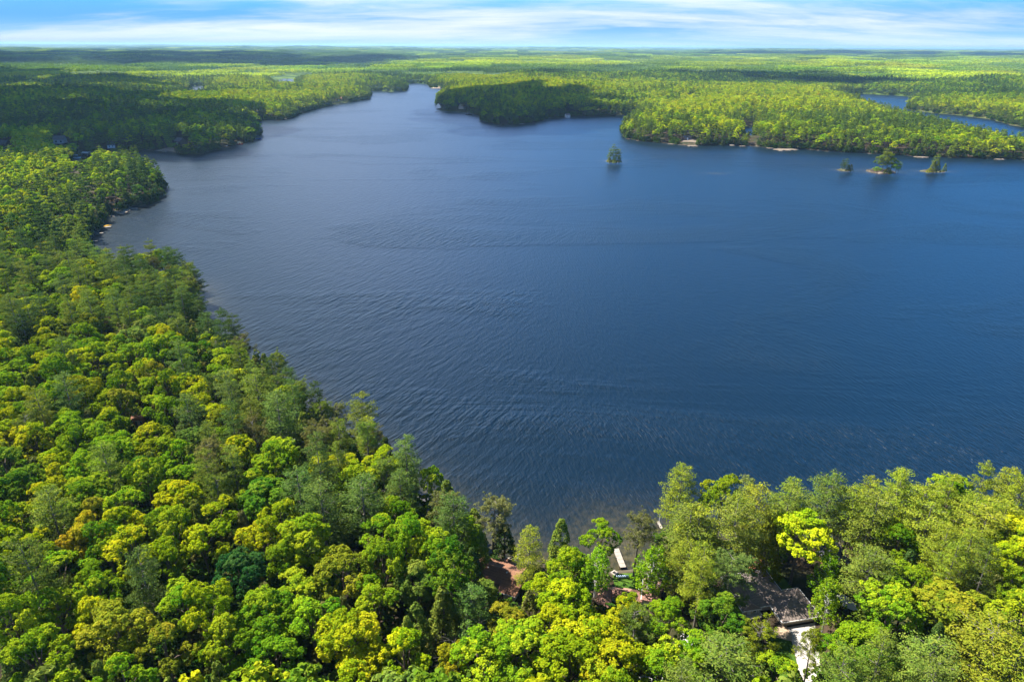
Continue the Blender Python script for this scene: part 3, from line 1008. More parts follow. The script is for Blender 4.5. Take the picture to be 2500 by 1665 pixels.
fx, fy, fr = [], [], []
for x, y, z, d, u, v in zip(cx_, cy_, cz_, dd_, gu, gv):
    ud, vd = u / S, v / S
    tall_p = 0.0
    if ud > 1480 and vd > 1000:
        kinds = [('b', .40), ('p', .46), ('c', .08), ('s', .06)]
        pc = [('E', .6), ('A', .4)]
        bc = [('Y', .35), ('L', .35), ('G', .2), ('O', .1)]
        if d < 18:
            kinds = [('p', .75), ('b', .2), ('s', .05)]
    else:
        kinds = [('b', .84), ('p', .09), ('c', .06), ('s', .01)]
        pc = [('N', .45), ('A', .4), ('T', .15)]
        bc = [('Y', .36), ('L', .38), ('G', .11), ('M', .06), ('O', .06), ('A', .02)]
        if d < 14:
            kinds = [('p', .48), ('c', .30), ('b', .12), ('s', .10)]
            pc = [('A', .5), ('T', .3), ('N', .2)]
        elif 500 < ud < 1000 and 850 < vd < 1250:
            kinds = [('b', .45), ('p', .38), ('c', .12), ('s', .05)]
        elif ud < 440 and vd < 830:
            kinds = [('b', .62), ('p', .30), ('c', .08)]
            if vd < 600 and ud > 225:
                kinds = [('p', .72), ('b', .18), ('c', .10)]
                pc = [('T', .6), ('A', .4)]
                bc = [('M', .5), ('L', .5)]
            if d < 24:
                kinds = [('p', .8), ('b', .15), ('c', .05)]
                pc = [('T', .6), ('A', .4)]
    k = pick(kinds)
    c = pick(bc if k == 'b' else pc)
    if k == 'c':
        c = pick([('A', .5), ('U', .3), ('T', .2)])
    if k == 's':
        c = pick([('A', .7), ('U', .3)])
    rad = {'b': r2.uniform(3.2, 5.0), 'p': r2.uniform(2.8, 4.2), 'c': r2.uniform(1.8, 2.7), 's': r2.uniform(2.4, 3.2)}[k]
    h = HT[k] * r2.uniform(0.84, 1.14) * (0.9 if (d < 8) else 1.0)
    if not near_ok(x, y, rad):
        continue
    if any((x - hx) ** 2 + (y - hy) ** 2 < (hr + rad * 0.35) ** 2 for hx, hy, hr in HOMES):
        continue
    if math.hypot(x, y) < 330 and covers(x, y, z, rad, h, CLEAR):
        continue
    if math.hypot(x, y) > 330 and covers(x, y, z, rad, h, CLEAR_FAR):
        continue
    put(x, y, rad)
    TREES.append([x, y, z, k, c, rad, h, False])

# which of them stand in the frame, nearest first
info = []
for i, t in enumerate(TREES):
    u, v, w = proj(t[0], t[1], t[2] + t[6] * 0.72)
    u2, v2, w2 = proj(t[0], t[1], t[2] + t[6])
    ru = t[5] * FPX / w
    seen = (u > -0.3 * ru) and (u < 2500 + 0.3 * ru) and (v2 < 1630) and w > 1
    info.append((t[7], math.hypot(t[0], t[1]), seen, float(u), float(v)))
LIMIT = {'b': 290, 'p': 215, 'c': 70, 's': 40, 'w': 10, 'x': 6}
used = {k: 0 for k in LIMIT}
solo, rest = [], []
order = sorted(range(len(TREES)), key=lambda i: (not info[i][0], info[i][1]))
for i in order:
    k = TREES[i][3]
    if info[i][2] and used[k] < LIMIT[k] and info[i][1] < 330:
        used[k] += 1
        solo.append(i)
    else:
        rest.append(i)
print('near trees', len(TREES), 'solo', used, 'rest', len(rest))

# labels that single a tree out: colour, kind, then rank beside the nearest landmark
MARKS = [((1900, 1465), 'the grey hip-roofed house'), ((2045, 1345), 'the black-roofed house'), ((1525, 1375), 'the plank dock'), ((1215, 1420), 'the long brown-roofed cottage'),
         ((1580, 1450), 'the skylit pinkish roof'), ((1970, 1610), 'the white driveway'), ((1130, 1570), 'the bare tree'), ((20, 1640), 'the lower left corner'),
         ((2490, 1650), 'the lower right corner'), ((490, 765), 'the white swim platform'), ((348, 1030), 'the red-brown shed'), ((718, 1085), 'the white roof in the wood'),
         ((1027, 1218), 'the dark cabin roof'), ((5, 1200), 'the left edge of the photo'), ((2495, 1300), 'the right edge of the photo'), ((590, 1412), 'the round dark tree'),
         ((1680, 1570), 'the white gravel turnaround'), ((226, 588), 'the cove docks'), ((260, 800), 'the small brown cabin'), ((1467, 1304), 'the round green bayside tree'),
         ((855, 1360), 'the gravel lane'), ((750, 1640), 'the bottom edge, left third'), ((1350, 1640), 'the bottom edge, middle'), ((2300, 1170), 'the right treeline'), ((5, 900), 'the upper left edge')]
ORD = ['nearest', 'second', 'third', 'fourth', 'fifth', 'sixth', 'seventh', 'eighth', 'ninth', 'tenth', 'eleventh', 'twelfth']
bucket = {}
for i in solo:
    u, v = info[i][3], info[i][4]
    best = min(MARKS, key=lambda m_: (m_[0][0] - u) ** 2 + (m_[0][1] - v) ** 2)
    dx, dy = u - best[0][0], v - best[0][1]
    if abs(dx) > abs(dy):
        side = 'left of' if dx < 0 else 'right of'
    else:
        side = 'above' if dy < 0 else 'below'
    key = (TREES[i][3], TREES[i][4], best[1], side)
    bucket.setdefault(key, []).append((dx * dx + dy * dy, i))
LABEL = {}
for (k, c, mk, side), lst in bucket.items():
    lst.sort()
    kd = KNAME[k][1]
    for j, (_, i) in enumerate(lst):
        if len(lst) == 1:
            LABEL[i] = f"the {WORD[c]} {kd} {side} {mk}"
        else:
            LABEL[i] = f"{WORD[c]} {kd}, {ORD[min(j, 11)]} one {side} {mk}"
        if k == 'x':
            LABEL[i] = LABEL[i].replace(WORD[c] + ' ', 'grey ')
LABEL = {i: (s_[4:] if s_.startswith('the ') else s_) for i, s_ in LABEL.items()}


def tinted(c, k=1.0):
    b_ = np.array(PAL[c]) * k
    j = r2.normal(0, 0.05, 3)
    b_ = b_ * (1 + r2.normal(0, 0.10)) * (1 + j * np.array((1, 0.5, 1)))
    return tuple(np.clip(b_, 0.004, 0.9))


FIRST = {}


def plant(kind, vi, x, y, z, sc, scz, rz, col, label, group):
    """first of its kind is built, the others are copies of it and of its parts"""
    crown, trunk, a, top = PROTO[kind][vi]
    key = (kind, vi)
    if key not in FIRST:
        root = empty(KNAME[kind][0], (0, 0, 0))
        tag(root, label, KNAME[kind][2], group)
        ch = [link('trunk', trunk, root)]
        if crown is not None:
            ch.append(link('crown', crown, root))
        FIRST[key] = (root, ch)
    else:
        r0, c0 = FIRST[key]
        root = r0.copy()
        COL.objects.link(root)
        ch = []
        for o in c0:
            q_ = o.copy()
            COL.objects.link(q_)
            q_.parent = root
            ch.append(q_)
    root.location = (x, y, z)
    root.rotation_euler = (0, 0, rz)
    root.scale = (sc, sc, scz)
    root['label'] = label
    root['group'] = group
    if len(ch) > 1:
        ch[1].color = (*col, 1)
    return root


for i in solo:
    x, y, z, k, c, rad, h, _ = TREES[i]
    vi = int(r2.integers(12 if (k == 'b' and rad > 3.4) else len(PROTO[k])))
    a, top = PROTO[k][vi][2:]
    plant(k, vi, x, y, z, rad / a, h / top, r2.uniform(0, 6.28), tinted(c), LABEL[i], GROUP[k])

# ------------------------------------------------------------------ buildings
def c3(x, y):
    return 1760 + x / 7.127, 1330 + y / 7.127


def c2(x, y):
    return 1420 + x / 7.84, 1300 + y / 7.84


def c1(x, y):
    return 1130 + x / 9.225, 1330 + y / 9.225


def c5(x, y):
    return 1960 + x / 10.455, 1250 + y / 10.455


class Build:
    """a building: an Empty at its foot and parts in its own axes"""
    def __init__(self, name, label, cat, origin, z, rz, group=None):
        self.o = origin
        self.z = z
        self.rz = rz
        self.c, self.s = math.cos(rz), math.sin(rz)
        self.root = empty(name, (origin[0], origin[1], z), rz)
        tag(self.root, label, cat, group)

    def loc(self, px, py, h):
        """photo pixel at height h over the foot -> own axes"""
        x, y = P(px, py, self.z + h)
        x -= self.o[0]
        y -= self.o[1]
        return (x * self.c + y * self.s, -x * self.s + y * self.c)

    def add(self, name, mb, m, parent=None):
        return mb.obj(name, m, parent or self.root)

    def roof_hip(self, x0, y0, x1, y1, ze, rise, m, along='x', trim=True, rl=None):
        r = MB()
        w, d = x1 - x0, y1 - y0
        t = 0.10
        if along == 'x':
            k = min(d / 2, w / 2) if rl is None else (w - rl) / 2
            A, B = (x0 + k, (y0 + y1) / 2), (x1 - k, (y0 + y1) / 2)
        else:
            k = min(w / 2, d / 2) if rl is None else (d - rl) / 2
            A, B = ((x0 + x1) / 2, y0 + k), ((x0 + x1) / 2, y1 - k)
        b = [(x0, y0), (x1, y0), (x1, y1), (x0, y1)]
        r.v = [(p_[0], p_[1], ze) for p_ in b] + [(p_[0], p_[1], ze - t) for p_ in b] + [(A[0], A[1], ze + rise), (B[0], B[1], ze + rise)]
        r.f = [[7, 6, 5, 4], [0, 4, 5, 1], [1, 5, 6, 2], [2, 6, 7, 3], [3, 7, 4, 0]]
        if along == 'x':
            r.f += [[0, 1, 9, 8], [1, 2, 9], [2, 3, 8, 9], [3, 0, 8]]
        else:
            r.f += [[0, 1, 8], [1, 2, 9, 8], [2, 3, 9], [3, 0, 8, 9]]
        ro = self.add('roof', r, m)
        if trim:
            g = MB()
            e = 0.05
            for (ax, ay), (bx_, by_) in zip(b, b[1:] + b[:1]):
                L = math.hypot(bx_ - ax, by_ - ay)
                a_ = math.atan2(by_ - ay, bx_ - ax)
                nx, ny = math.sin(a_), -math.cos(a_)
                g.box((ax + bx_) / 2 + nx * e, (ay + by_) / 2 + ny * e, ze - t * 0.45, L - 0.02, 0.06, 0.17, a_)
            self.add('gutter', g, M_WHITE, ro)
            cpm = MB()
            ends = [(0, 8), (3, 8), (1, 9), (2, 9), (8, 9)] if along == 'x' else [(0, 8), (1, 8), (2, 9), (3, 9), (8, 9)]
            for i, j in ends:
                pa, pb = Vector(r.v[i]), Vector(r.v[j])
                if (pb - pa).length > 0.2:
                    pa.z += 0.01
                    pb.z += 0.01
                    cpm.tube([tuple(pa), tuple(pb)], [0.055, 0.055], 4)
            self.add('ridge_cap', cpm, M_CAP, ro)
        return ro

    def roof_gable(self, x0, y0, x1, y1, ze, rise, m, along='x', t=0.12):
        r = MB()
        if along == 'x':
            ym = (y0 + y1) / 2
            r.slab([(x0, y0, ze), (x1, y0, ze), (x1, ym, ze + rise), (x0, ym, ze + rise)], t)
            r.slab([(x0, ym + 0.002, ze + rise), (x1, ym + 0.002, ze + rise), (x1, y1, ze), (x0, y1, ze)], t)
        else:
            xm = (x0 + x1) / 2
            r.slab([(x0, y0, ze), (xm, y0, ze + rise), (xm, y1, ze + rise), (x0, y1, ze)], t)
            r.slab([(xm + 0.002, y0, ze + rise), (x1, y0, ze), (x1, y1, ze), (xm + 0.002, y1, ze + rise)], t)
        return self.add('roof', r, m)

    def walls(self, x0, y0, x1, y1, h, m, gable=None, rise=0.0, name='wall'):
        w = MB()
        w.box((x0 + x1) / 2, (y0 + y1) / 2, (h - 1.2) / 2, x1 - x0, y1 - y0, h + 1.2)
        if gable == 'x':
            ym = (y0 + y1) / 2
            for x in (x0, x1):
                w.slab([(x, y0, h), (x, y1, h), (x, ym, h + rise)], 0.001) if False else w.poly([(x, y0, h), (x, y1, h), (x, ym, h + rise)])
        if gable == 'y':
            xm = (x0 + x1) / 2
            for y in (y0, y1):
                w.poly([(x0, y, h), (x1, y, h), (xm, y, h + rise)])
        return self.add(name, w, m)

    def window(self, x, y, z, w, h, rz=0.0, door=False):
        f = MB().box(x, y, z, w + 0.08, 0.08, h + 0.08, rz)
        fo = self.add('door' if door else 'window', f, M_WHITE)
        dx, dy = math.sin(rz) * 0.035, -math.cos(rz) * 0.035
        g = MB().box(x + dx, y + dy, z, w, 0.05, h, rz)
        self.add('panel' if door else 'pane', g, M_GREYW if door else M_GLASS, fo)
        return fo


M_CAP = simple('roof_cap_shingles', (0.34, 0.27, 0.22), 0.9, 0.1)
M_CAPB = simple('brown_roof_cap_shingles', (0.36, 0.19, 0.13), 0.9, 0.1)

# --- grey-brown hip-roofed house with garage
zg = PG(1911, 1527)[2]
EH = 1.15
fl = P(*c3(1075, 1350), zg + EH)
frr = P(*c3(1740, 1240), zg + EH)
rzg = math.atan2(frr[1] - fl[1], frr[0] - fl[0])
b = Build('hip_roofed_house', 'large grey-brown hip-roofed house with attached garage by the white driveway', 'house', fl, zg, rzg)
gx1 = b.loc(*c3(1740, 1240), EH)[0]
gy1 = b.loc(*c3(1420, 730), EH)[1]
b.walls(0.35, 0.35, gx1 - 0.35, gy1 - 0.35, EH - 0.05, M_TAN)
b.roof_hip(0, 0, gx1, gy1, EH, 1.45, M_SHG, along='x', rl=0.9)
for i in range(2):
    d_ = MB().box(gx1 * (0.30 + 0.40 * i), 0.33, 0.60, 2.1, 0.06, 1.2)
    do = b.add('garage_door', d_, M_TAN)
    b.add('door_window', MB().box(gx1 * (0.30 + 0.40 * i), 0.29, 1.0, 1.7, 0.04, 0.18), M_GLASS, do)
v_ = MB().box(gx1 * 0.50, gy1 * 0.54, EH + 1.42, 0.34, 0.34, 0.22)
b.add('roof_vent', v_, M_DARK)
b.window(0.31, gy1 * 0.35, 0.8, 0.6, 0.5, R(90))
# main body
mbr = b.loc(*c3(770, 430), EH)
mx1, my1 = mbr
mfr = b.loc(*c3(860, 1050), EH)
my0 = mfr[1]
mx0 = mx1 - 8.6
b.walls(mx0 + 0.35, my0 + 0.35, mx1 - 0.35, my1 - 0.35, EH - 0.06, M_TAN)
b.roof_hip(mx0, my0, mx1, my1, EH + 0.02, 1.75, M_SHG, along='x')
wl = b.loc(*c3(375, 1155), EH)
wr = b.loc(*c3(710, 1105), EH)
wy = min(wl[1], wr[1])
b.walls(wl[0] + 0.3, my0 - 0.2, wr[0] - 0.3, my0 + 1.2, EH - 0.07, M_TAN)
b.roof_hip(wl[0], wy, wr[0], my0 + 2.8, EH - 0.015, 1.05, M_SHG, along='y', rl=0.7 * (my0 + 2.8 - wy))
for xx in (wl[0] + 0.18, wr[0] - 0.75, wr[0] - 0.45):
    b.add('porch_post', MB().box(xx, wy + 0.18, (EH - 0.15) / 2 - 0.05, 0.1, 0.1, EH - 0.2), M_WHITE)
pf = MB().box((wl[0] + wr[0]) / 2, wy - 0.15, 0.06, wr[0] - wl[0] - 0.3, my0 - wy + 1.0, 0.16)
b.add('porch_floor', pf, M_TAN)
rl_ = MB()
for k_ in range(9):
    rl_.box(wr[0] - 0.35, wy - 0.7 + k_ * 0.14, 0.38, 0.03, 0.03, 0.5)
rl_.box(wr[0] - 0.35, wy - 0.14, 0.64, 0.06, 1.22, 0.05).box(wr[0] - 0.35, wy - 0.14, 0.2, 0.05, 1.22, 0.04)
b.add('porch_railing', rl_, M_WHITE)
b.window((wl[0] + wr[0]) / 2 - 0.4, my0 - 0.24, 0.7, 0.5, 1.1, 0, True)
b.window((wl[0] + wr[0]) / 2 + 0.5, my0 - 0.24, 0.85, 0.6, 0.6)
b.window(wr[0] + 0.7, my0 + 0.31, 0.85, 0.9, 0.6)
b.window(mx1 - 0.31, (my0 + my1) / 2 + 1, 0.85, 0.7, 0.6, R(90))

# --- pinkish-brown roofs, three blocks of one cottage
zg2 = PG(1540, 1450)[2]
o2 = P(*c2(970, 1110), zg2 + 1.6)
b = Build('shingled_cottage', 'pinkish-brown shingled cottage with a skylight behind the row of chairs', 'house', o2, zg2, R(-14))
xl, yl = b.loc(*c2(280, 1320), 1.45)
xr, yr = b.loc(*c2(605, 1085), 1.45)
b.walls(xl + 0.3, yl - 0.6, xr - 0.3, yr - 0.3, 1.4, M_WHITE)
b.roof_hip(xl, yl - 1.0, xr, yr, 1.45, 1.0, M_SHP, along='y', trim=False)
b.window(xr - 0.6, yl - 0.62, 0.8, 0.5, 0.6)
xa, ya = b.loc(*c2(800, 1070), 1.5)
xb, yb = b.loc(*c2(1130, 1075), 1.5)
b.walls(xr - 0.2, ya - 2.0, xb + 0.6, ya - 0.2, 1.45, M_WHITE)
b.roof_gable(xr - 0.1, ya - 2.3, xb + 0.5, ya + 0.0, 1.42, 0.75, M_SHP, 'x')
b.roof_hip(xa, ya - 2.4, xb, ya + 0.25, 1.5, 1.25, M_SHP, along='y', trim=False)
xc, yc = b.loc(*c2(1155, 1065), 1.9)
xd, yd = b.loc(*c2(1480, 985), 1.9)
b.walls(xc + 0.25, yc - 2.3, xd + 0.2, yd + 0.3, 1.85, M_WHITE)
r_ = b.roof_gable(xc, yc - 2.7, xd + 0.5, yd + 0.9, 1.9, 0.9, M_SHP, 'x')
fm = MB()
ym_ = (yc - 2.7 + yd + 0.9) / 2
fm.slab([(xc - 0.03, yc - 2.7, 1.93), (xc + 0.07, yc - 2.7, 1.93), (xc + 0.07, ym_, 2.83), (xc - 0.03, ym_, 2.83)], 0.16)
fm.slab([(xc - 0.03, ym_, 2.83), (xc + 0.07, ym_, 2.83), (xc + 0.07, yd + 0.9, 1.93), (xc - 0.03, yd + 0.9, 1.93)], 0.16)
b.add('bargeboard', fm, M_WHITE)
sx, sy = (xc + xd) / 2 + 0.3, ym_ - 0.75
sk = b.add('skylight', MB().slab([(sx - 0.38, sy - 0.4, 2.53), (sx + 0.38, sy - 0.4, 2.53), (sx + 0.38, sy + 0.3, 2.89), (sx - 0.38, sy + 0.3, 2.89)], 0.12), M_WHITE)
b.add('pane', MB().slab([(sx - 0.3, sy - 0.32, 2.59), (sx + 0.3, sy - 0.32, 2.59), (sx + 0.3, sy + 0.22, 2.87), (sx - 0.3, sy + 0.22, 2.87)], 0.04), M_GLASS, sk)
b.add('deck_railing', MB().box(xc - 0.55, yc - 0.3, 1.5, 0.05, 1.6, 0.06).box(xc - 0.3, yc + 0.5, 1.5, 0.55, 0.05, 0.06).box(xc - 0.55, yc - 1.0, 0.9, 0.05, 0.05, 1.2).box(xc - 0.55, yc + 0.45, 0.9, 0.05, 0.05, 1.2), M_WHITE)
b.window(xl + 1.0, yl - 0.62, 0.85, 0.5, 0.5)

# --- long brown-roofed cottage on the water
zg1 = PG(1240, 1470)[2]
ra = P(*c1(430, 390), zg1 + 2.6)
rb = P(*c1(1170, 600), zg1 + 2.6)
rz1 = math.atan2(rb[1] - ra[1], rb[0] - ra[0])
b = Build('long_cottage', 'long brown-roofed cottage with an orange lit lake-side roof slope by the bay', 'house', ra, zg1, rz1)
L1 = b.loc(*c1(1300, 640), 2.6)[0]
b.walls(-0.6, -2.6, L1 - 0.2, 2.2, 1.5, M_GREYW, 'x', 1.0)
b.roof_gable(-0.9, -3.0, L1 + 0.1, 2.7, 1.55, 1.15, M_SHB, 'x')
ex0 = b.loc(*c1(780, 400), 1.5)[0]
b.add('porch_roof', MB().slab([(ex0, 2.72, 1.53), (L1, 2.72, 1.53), (L1 - 0.1, 4.1, 1.20), (ex0 + 0.1, 4.1, 1.20)], 0.1), M_SHB)
dk = MB().box((ex0 + L1) / 2, 4.4, 0.55, L1 - ex0, 1.6, 0.12)
b.add('deck', dk, M_PLANK)
rr2 = MB()
for k_ in range(10):
    rr2.box(ex0 + (L1 - ex0) * k_ / 9, 5.15, 0.85, 0.05, 0.05, 0.55)
for zz_ in (0.8, 0.97, 1.14):
    rr2.box((ex0 + L1) / 2, 5.15, zz_, L1 - ex0, 0.03, 0.03)
b.add('railing', rr2, M_METAL)
for k_ in range(4):
    b.add('deck_post', MB().box(ex0 + 0.3 + (L1 - ex0 - 0.6) * k_ / 3, 4.9, -0.3, 0.12, 0.12, 1.6), M_PLANK)
lx0, ly0 = b.loc(*c1(885, 1090), 1.3)
lx1, ly1 = b.loc(*c1(1170, 1165), 1.3)
b.walls(lx0 + 0.1, ly0 + 0.3, lx1 - 0.1, -2.4, 1.25, M_GREYW)
b.add('shed_roof', MB().slab([(lx0 - 1.2, -1.9, 2.02), (lx0 - 0.9, ly0, 1.36), (lx1 + 0.15, ly0, 1.36), (lx1 + 0.3, -1.9, 2.02)], 0.12), M_SHB)
b.add('gutter', MB().box((lx0 + lx1) / 2 - 0.35, ly0 - 0.05, 1.32, lx1 - lx0 + 1.0, 0.06, 0.08), M_WHITE)
b.window((lx0 + lx1) / 2 + 0.1, ly0 + 0.28, 0.85, 0.5, 0.4)
for (vx, vy) in ((570, 520), (990, 640)):
    q_ = b.loc(*c1(vx, vy), 2.35)
    b.add('roof_vent', MB().box(q_[0], q_[1], 2.3, 0.16, 0.16, 0.5).box(q_[0], q_[1], 2.58, 0.24, 0.24, 0.08), M_WHITE)

# --- black-roofed gable house on the right
zg5 = PG(2060, 1400)[2]
ra = P(*c5(640, 620), zg5 + 3.0)
rb = P(*c5(1015, 1275), zg5 + 3.0)
rz5 = math.atan2(rb[1] - ra[1], rb[0] - ra[0])
b = Build('black_roofed_house', 'steep black-roofed house with orange wood gable among the pines', 'house', ra, zg5, rz5)
L5 = b.loc(*c5(1015, 1275), 3.0)[0]
b.walls(-1.5, -2.0, L5 - 0.35, 1.9, 1.45, M_ORANGEWOOD, 'x', 1.5)
b.roof_gable(-1.9, -2.5, L5, 2.4, 1.35, 1.75, M_SHK, 'x')
b.add('bargeboard', MB().slab([(L5 - 0.03, -2.5, 1.36), (L5 + 0.05, -2.5, 1.36), (L5 + 0.05, 0, 3.11), (L5 - 0.03, 0, 3.11)], 0.15).slab([(L5 - 0.03, 0, 3.11), (L5 + 0.05, 0, 3.11), (L5 + 0.05, 2.4, 1.36), (L5 - 0.03, 2.4, 1.36)], 0.15), M_ORANGEWOOD)
b.window(L5 - 0.32, 0, 1.5, 0.7, 0.8, R(90))
b.add('dormer', MB().box(L5 * 0.35, -1.2, 2.3, 1.2, 1.0, 0.7), M_SHK)


def cabin(name, label, px, py, w, d, h, rise, rz, mw, mr, group=None, floor=0.0, along='x', extra=None):
    """small gabled building at a photo position"""
    x, y, z = PG(px, py)
    bb = Build(name, label, 'cabin', (x, y), z, rz, group)
    bb.walls(-w / 2, -d / 2, w / 2, d / 2, h, mw, along, rise * 0.9)
    e = 0.3
    bb.roof_gable(-w / 2 - e, -d / 2 - e, w / 2 + e, d / 2 + e, h - 0.05, rise, mr, along)
    bb.window(-w * 0.22, -d / 2 - 0.02, h * 0.55, w * 0.16, h * 0.4)
    bb.window(w * 0.22, -d / 2 - 0.02, h * 0.55, w * 0.16, h * 0.4)
    bb.window(0, -d / 2 - 0.02, h * 0.42, w * 0.12, h * 0.75, 0, True)
    return bb


M_TINR = simple('pale_metal_roof', (0.62, 0.62, 0.62), 0.4, 0.06)
M_DKROOF = simple('dark_roof', (0.10, 0.095, 0.10), 0.85, 0.2)
M_RUST = simple('rust_brown_roof', (0.36, 0.17, 0.10), 0.85, 0.2)
cabin('garden_shed', 'little red-brown roofed shed in the left wood', 347, 1045, 2.4, 2.6, 3.6, 1.0, R(12), M_RUST, M_RUST)
cabin('small_cabin', 'small rusty-roofed cabin high in the left wood', 260, 822, 4.6, 4, 5.5, 1.4, R(8), M_DARKWOOD, M_RUST)
cabin('white_cabin', 'white metal-roofed cabin between the left pines', 718, 1108, 3.4, 3.0, 3.0, 0.9, R(-25), M_WHITE, M_TINR)
cabin('lakeside_cabin', 'dark flat-pitched cabin behind the leaning lakeside trees', 1026, 1232, 3.0, 2.2, 2.0, 0.5, R(5), M_DARKWOOD, M_DKROOF)
# far cottages
cabin('far_cottage', 'dark-roofed cottage at the left edge beyond the cove', 6, 362, 15, 9, 4.2, 3.0, R(-12), M_DARKWOOD, M_DKROOF, 'cottages across the lake')
cabin('far_cottage', 'grey round-topped cottage in the shaded wood beyond the cove', 148, 350, 9, 7, 3.4, 3.2, R(10), M_GREYW, M_SHG, 'cottages across the lake')
cabin('far_cottage', 'small grey boathouse at the waterline of the shaded cove', 274, 368, 6, 6, 2.4, 2.2, R(25), M_GREYW, M_DKROOF, 'cottages across the lake')
cabin('far_cottage', 'dark brown cottage behind the yellow shrubs', 443, 356, 9, 7.5, 4.2, 3.0, R(-35), M_DARKWOOD, M_DKROOF, 'cottages across the lake')
cabin('far_cottage', 'orange-brown cottage on the far lime shore', 828, 247, 11, 8, 4, 3.0, R(8), M_ORANGEWOOD, M_RUST, 'cottages across the lake')
cabin('far_cottage', 'white gabled cottage on the shaded point', 1072, 265, 8, 7, 4, 4.2, R(80), M_WHITE, M_SHG, 'cottages across the lake')
cabin('far_cottage', 'brown steep-roofed cottage with pale gable on the shaded point', 1129, 265.5, 11, 8, 3.4, 5.0, R(70), M_PALEPLANK, M_SHP, 'cottages across the lake')
cabin('far_cottage', 'pale blue-grey cottage deep in the shaded peninsula', 1386, 267, 6, 5, 3.0, 2.0, R(20), M_GREYW, M_SHG, 'cottages across the lake')
cabin('far_cottage', 'dark flat cottage over tan rocks on the right peninsula', 1677, 346, 9, 5, 3.0, 1.2, R(-4), M_DARKWOOD, M_DKROOF, 'cottages across the lake')

# ------------------------------------------------------------------ yards, lanes, lawns: draped sheets
def drape(name, pts, m, dz, label=None, step=0.9):
    w = [PG(*p_)[:2] for p_ in pts]
    cs = [Vector(p_) for p_ in w]
    n_ = len(cs)
    bpts, edges = [], []
    for i in range(n_):
        a_, b_ = cs[i], cs[(i + 1) % n_]
        k = max(1, int((b_ - a_).length / step))
        for j in range(k):
            bpts.append(a_.lerp(b_, j / k))
    ne = len(bpts)
    edges = [(i, (i + 1) % ne) for i in range(ne)]
    xs = [p_.x for p_ in cs]
    ys = [p_.y for p_ in cs]
    inner = []
    yy_ = min(ys)
    while yy_ < max(ys):
        xx_ = min(xs)
        while xx_ < max(xs):
            inner.append(Vector((xx_, yy_)))
            xx_ += step
        yy_ += step
    res = delaunay_2d_cdt(bpts + inner, edges, [list(range(ne))], 1, 1e-4)
    vv_, ff_ = res[0], res[2]
    X = np.array([v.x for v in vv_])
    Y = np.array([v.y for v in vv_])
    Z = np.maximum(height(X, Y), 0.05) + dz
    mb = MB()
    mb.v = [(float(a_), float(b_), float(c_)) for a_, b_, c_ in zip(X, Y, Z)]
    mb.f = [list(f) for f in ff_]
    o = mb.obj(name, m, None, True)
    tag(o, label, None, None, 'structure')
    return o


M_CONC = simple('pale_concrete', (0.42, 0.385, 0.35), 0.85, 0.16, 1.2)
M_GRAVW = simple('white_gravel', (0.55, 0.52, 0.50), 0.95, 0.12, 3.0, bump=0.3)
M_FLAG = simple('tan_flagstones', (0.38, 0.28, 0.19), 0.9, 0.28, 2.2)
M_SAND = simple('tan_gravel', (0.26, 0.20, 0.14), 0.95, 0.25, 1.5)
M_LAWN, n = mat('lawn_grass')
pos_ = n.vmath('DIVIDE', n.new('ShaderNodeNewGeometry').outputs['Position'], (K, K, K))
t1 = n.new('ShaderNodeTexNoise', {'Vector': pos_, 'Scale': 0.35, 'Detail': 7.0, 'Roughness': 0.7})
t2 = n.new('ShaderNodeTexNoise', {'Vector': pos_, 'Scale': 5.0, 'Detail': 4.0, 'Roughness': 0.8})
lc = n.mix(n.rng(t1.outputs[0], 0.38, 0.62), (0.045, 0.10, 0.010, 1), (0.085, 0.15, 0.016, 1))
lc = n.mix(1.0, lc, n.ramp(t2.outputs[0], [(0.3, (0.6, 0.6, 0.6)), (0.7, (1.3, 1.3, 1.2))]), 'MULTIPLY')
p = n.new('ShaderNodeBsdfPrincipled', {'Base Color': lc, 'Roughness': 0.95, 'Specular IOR Level': 0.1})
out(n, p.outputs[0])

drape('lawn', [(1872, 1535), (1905, 1552), (1932, 1568), (1946, 1620), (1956, 1680), (1900, 1680), (1870, 1600)], M_LAWN, 0.05, 'shaded green lawn beside the white driveway')
drape('lawn', [(1868, 1386), (1885, 1410), (1912, 1440), (1935, 1436), (1900, 1395), (1885, 1382)], M_LAWN, 0.05, 'grass strip behind the grey hip-roofed house')
drape('lawn', [(1650, 1400), (1700, 1330), (1790, 1318), (1850, 1330), (1800, 1380), (1740, 1420), (1690, 1430), (1620, 1425), (1610, 1400)], M_LAWN, 0.05, 'waterside grass under the tall pines')
drape('lawn', [(1495, 1400), (1550, 1398), (1580, 1425), (1540, 1440), (1500, 1432)], M_LAWN, 0.05, 'shaded grass behind the row of chairs')
drape('driveway', [(1922, 1532), (1990, 1520), (1990, 1560), (2000, 1600), (2010, 1700), (1960, 1700), (1946, 1620), (1934, 1570), (1928, 1550)], M_CONC, 0.08, 'white concrete driveway leading to the garage')
drape('path', [(1888, 1545), (1900, 1526), (1920, 1528), (1933, 1550), (1934, 1566), (1915, 1562), (1895, 1556)], M_FLAG, 0.11, 'tan flagstone path by the garage corner')
drape('driveway', [(1655, 1600), (1665, 1530), (1700, 1560), (1705, 1600), (1680, 1640), (1640, 1680), (1560, 1690), (1560, 1650), (1610, 1640)], M_GRAVW, 0.06, 'white gravel turnaround seen between the trees')
drape('path', [(2040, 1452), (2060, 1450), (2098, 1482), (2090, 1494), (2060, 1480)], M_GRAVW, 0.06, 'pale gravel path right of the grey house')
drape('path', [(2118, 1455), (2125, 1425), (2160, 1425), (2152, 1450), (2140, 1460)], M_FLAG, 0.06, 'tan paved yard below the right pines')
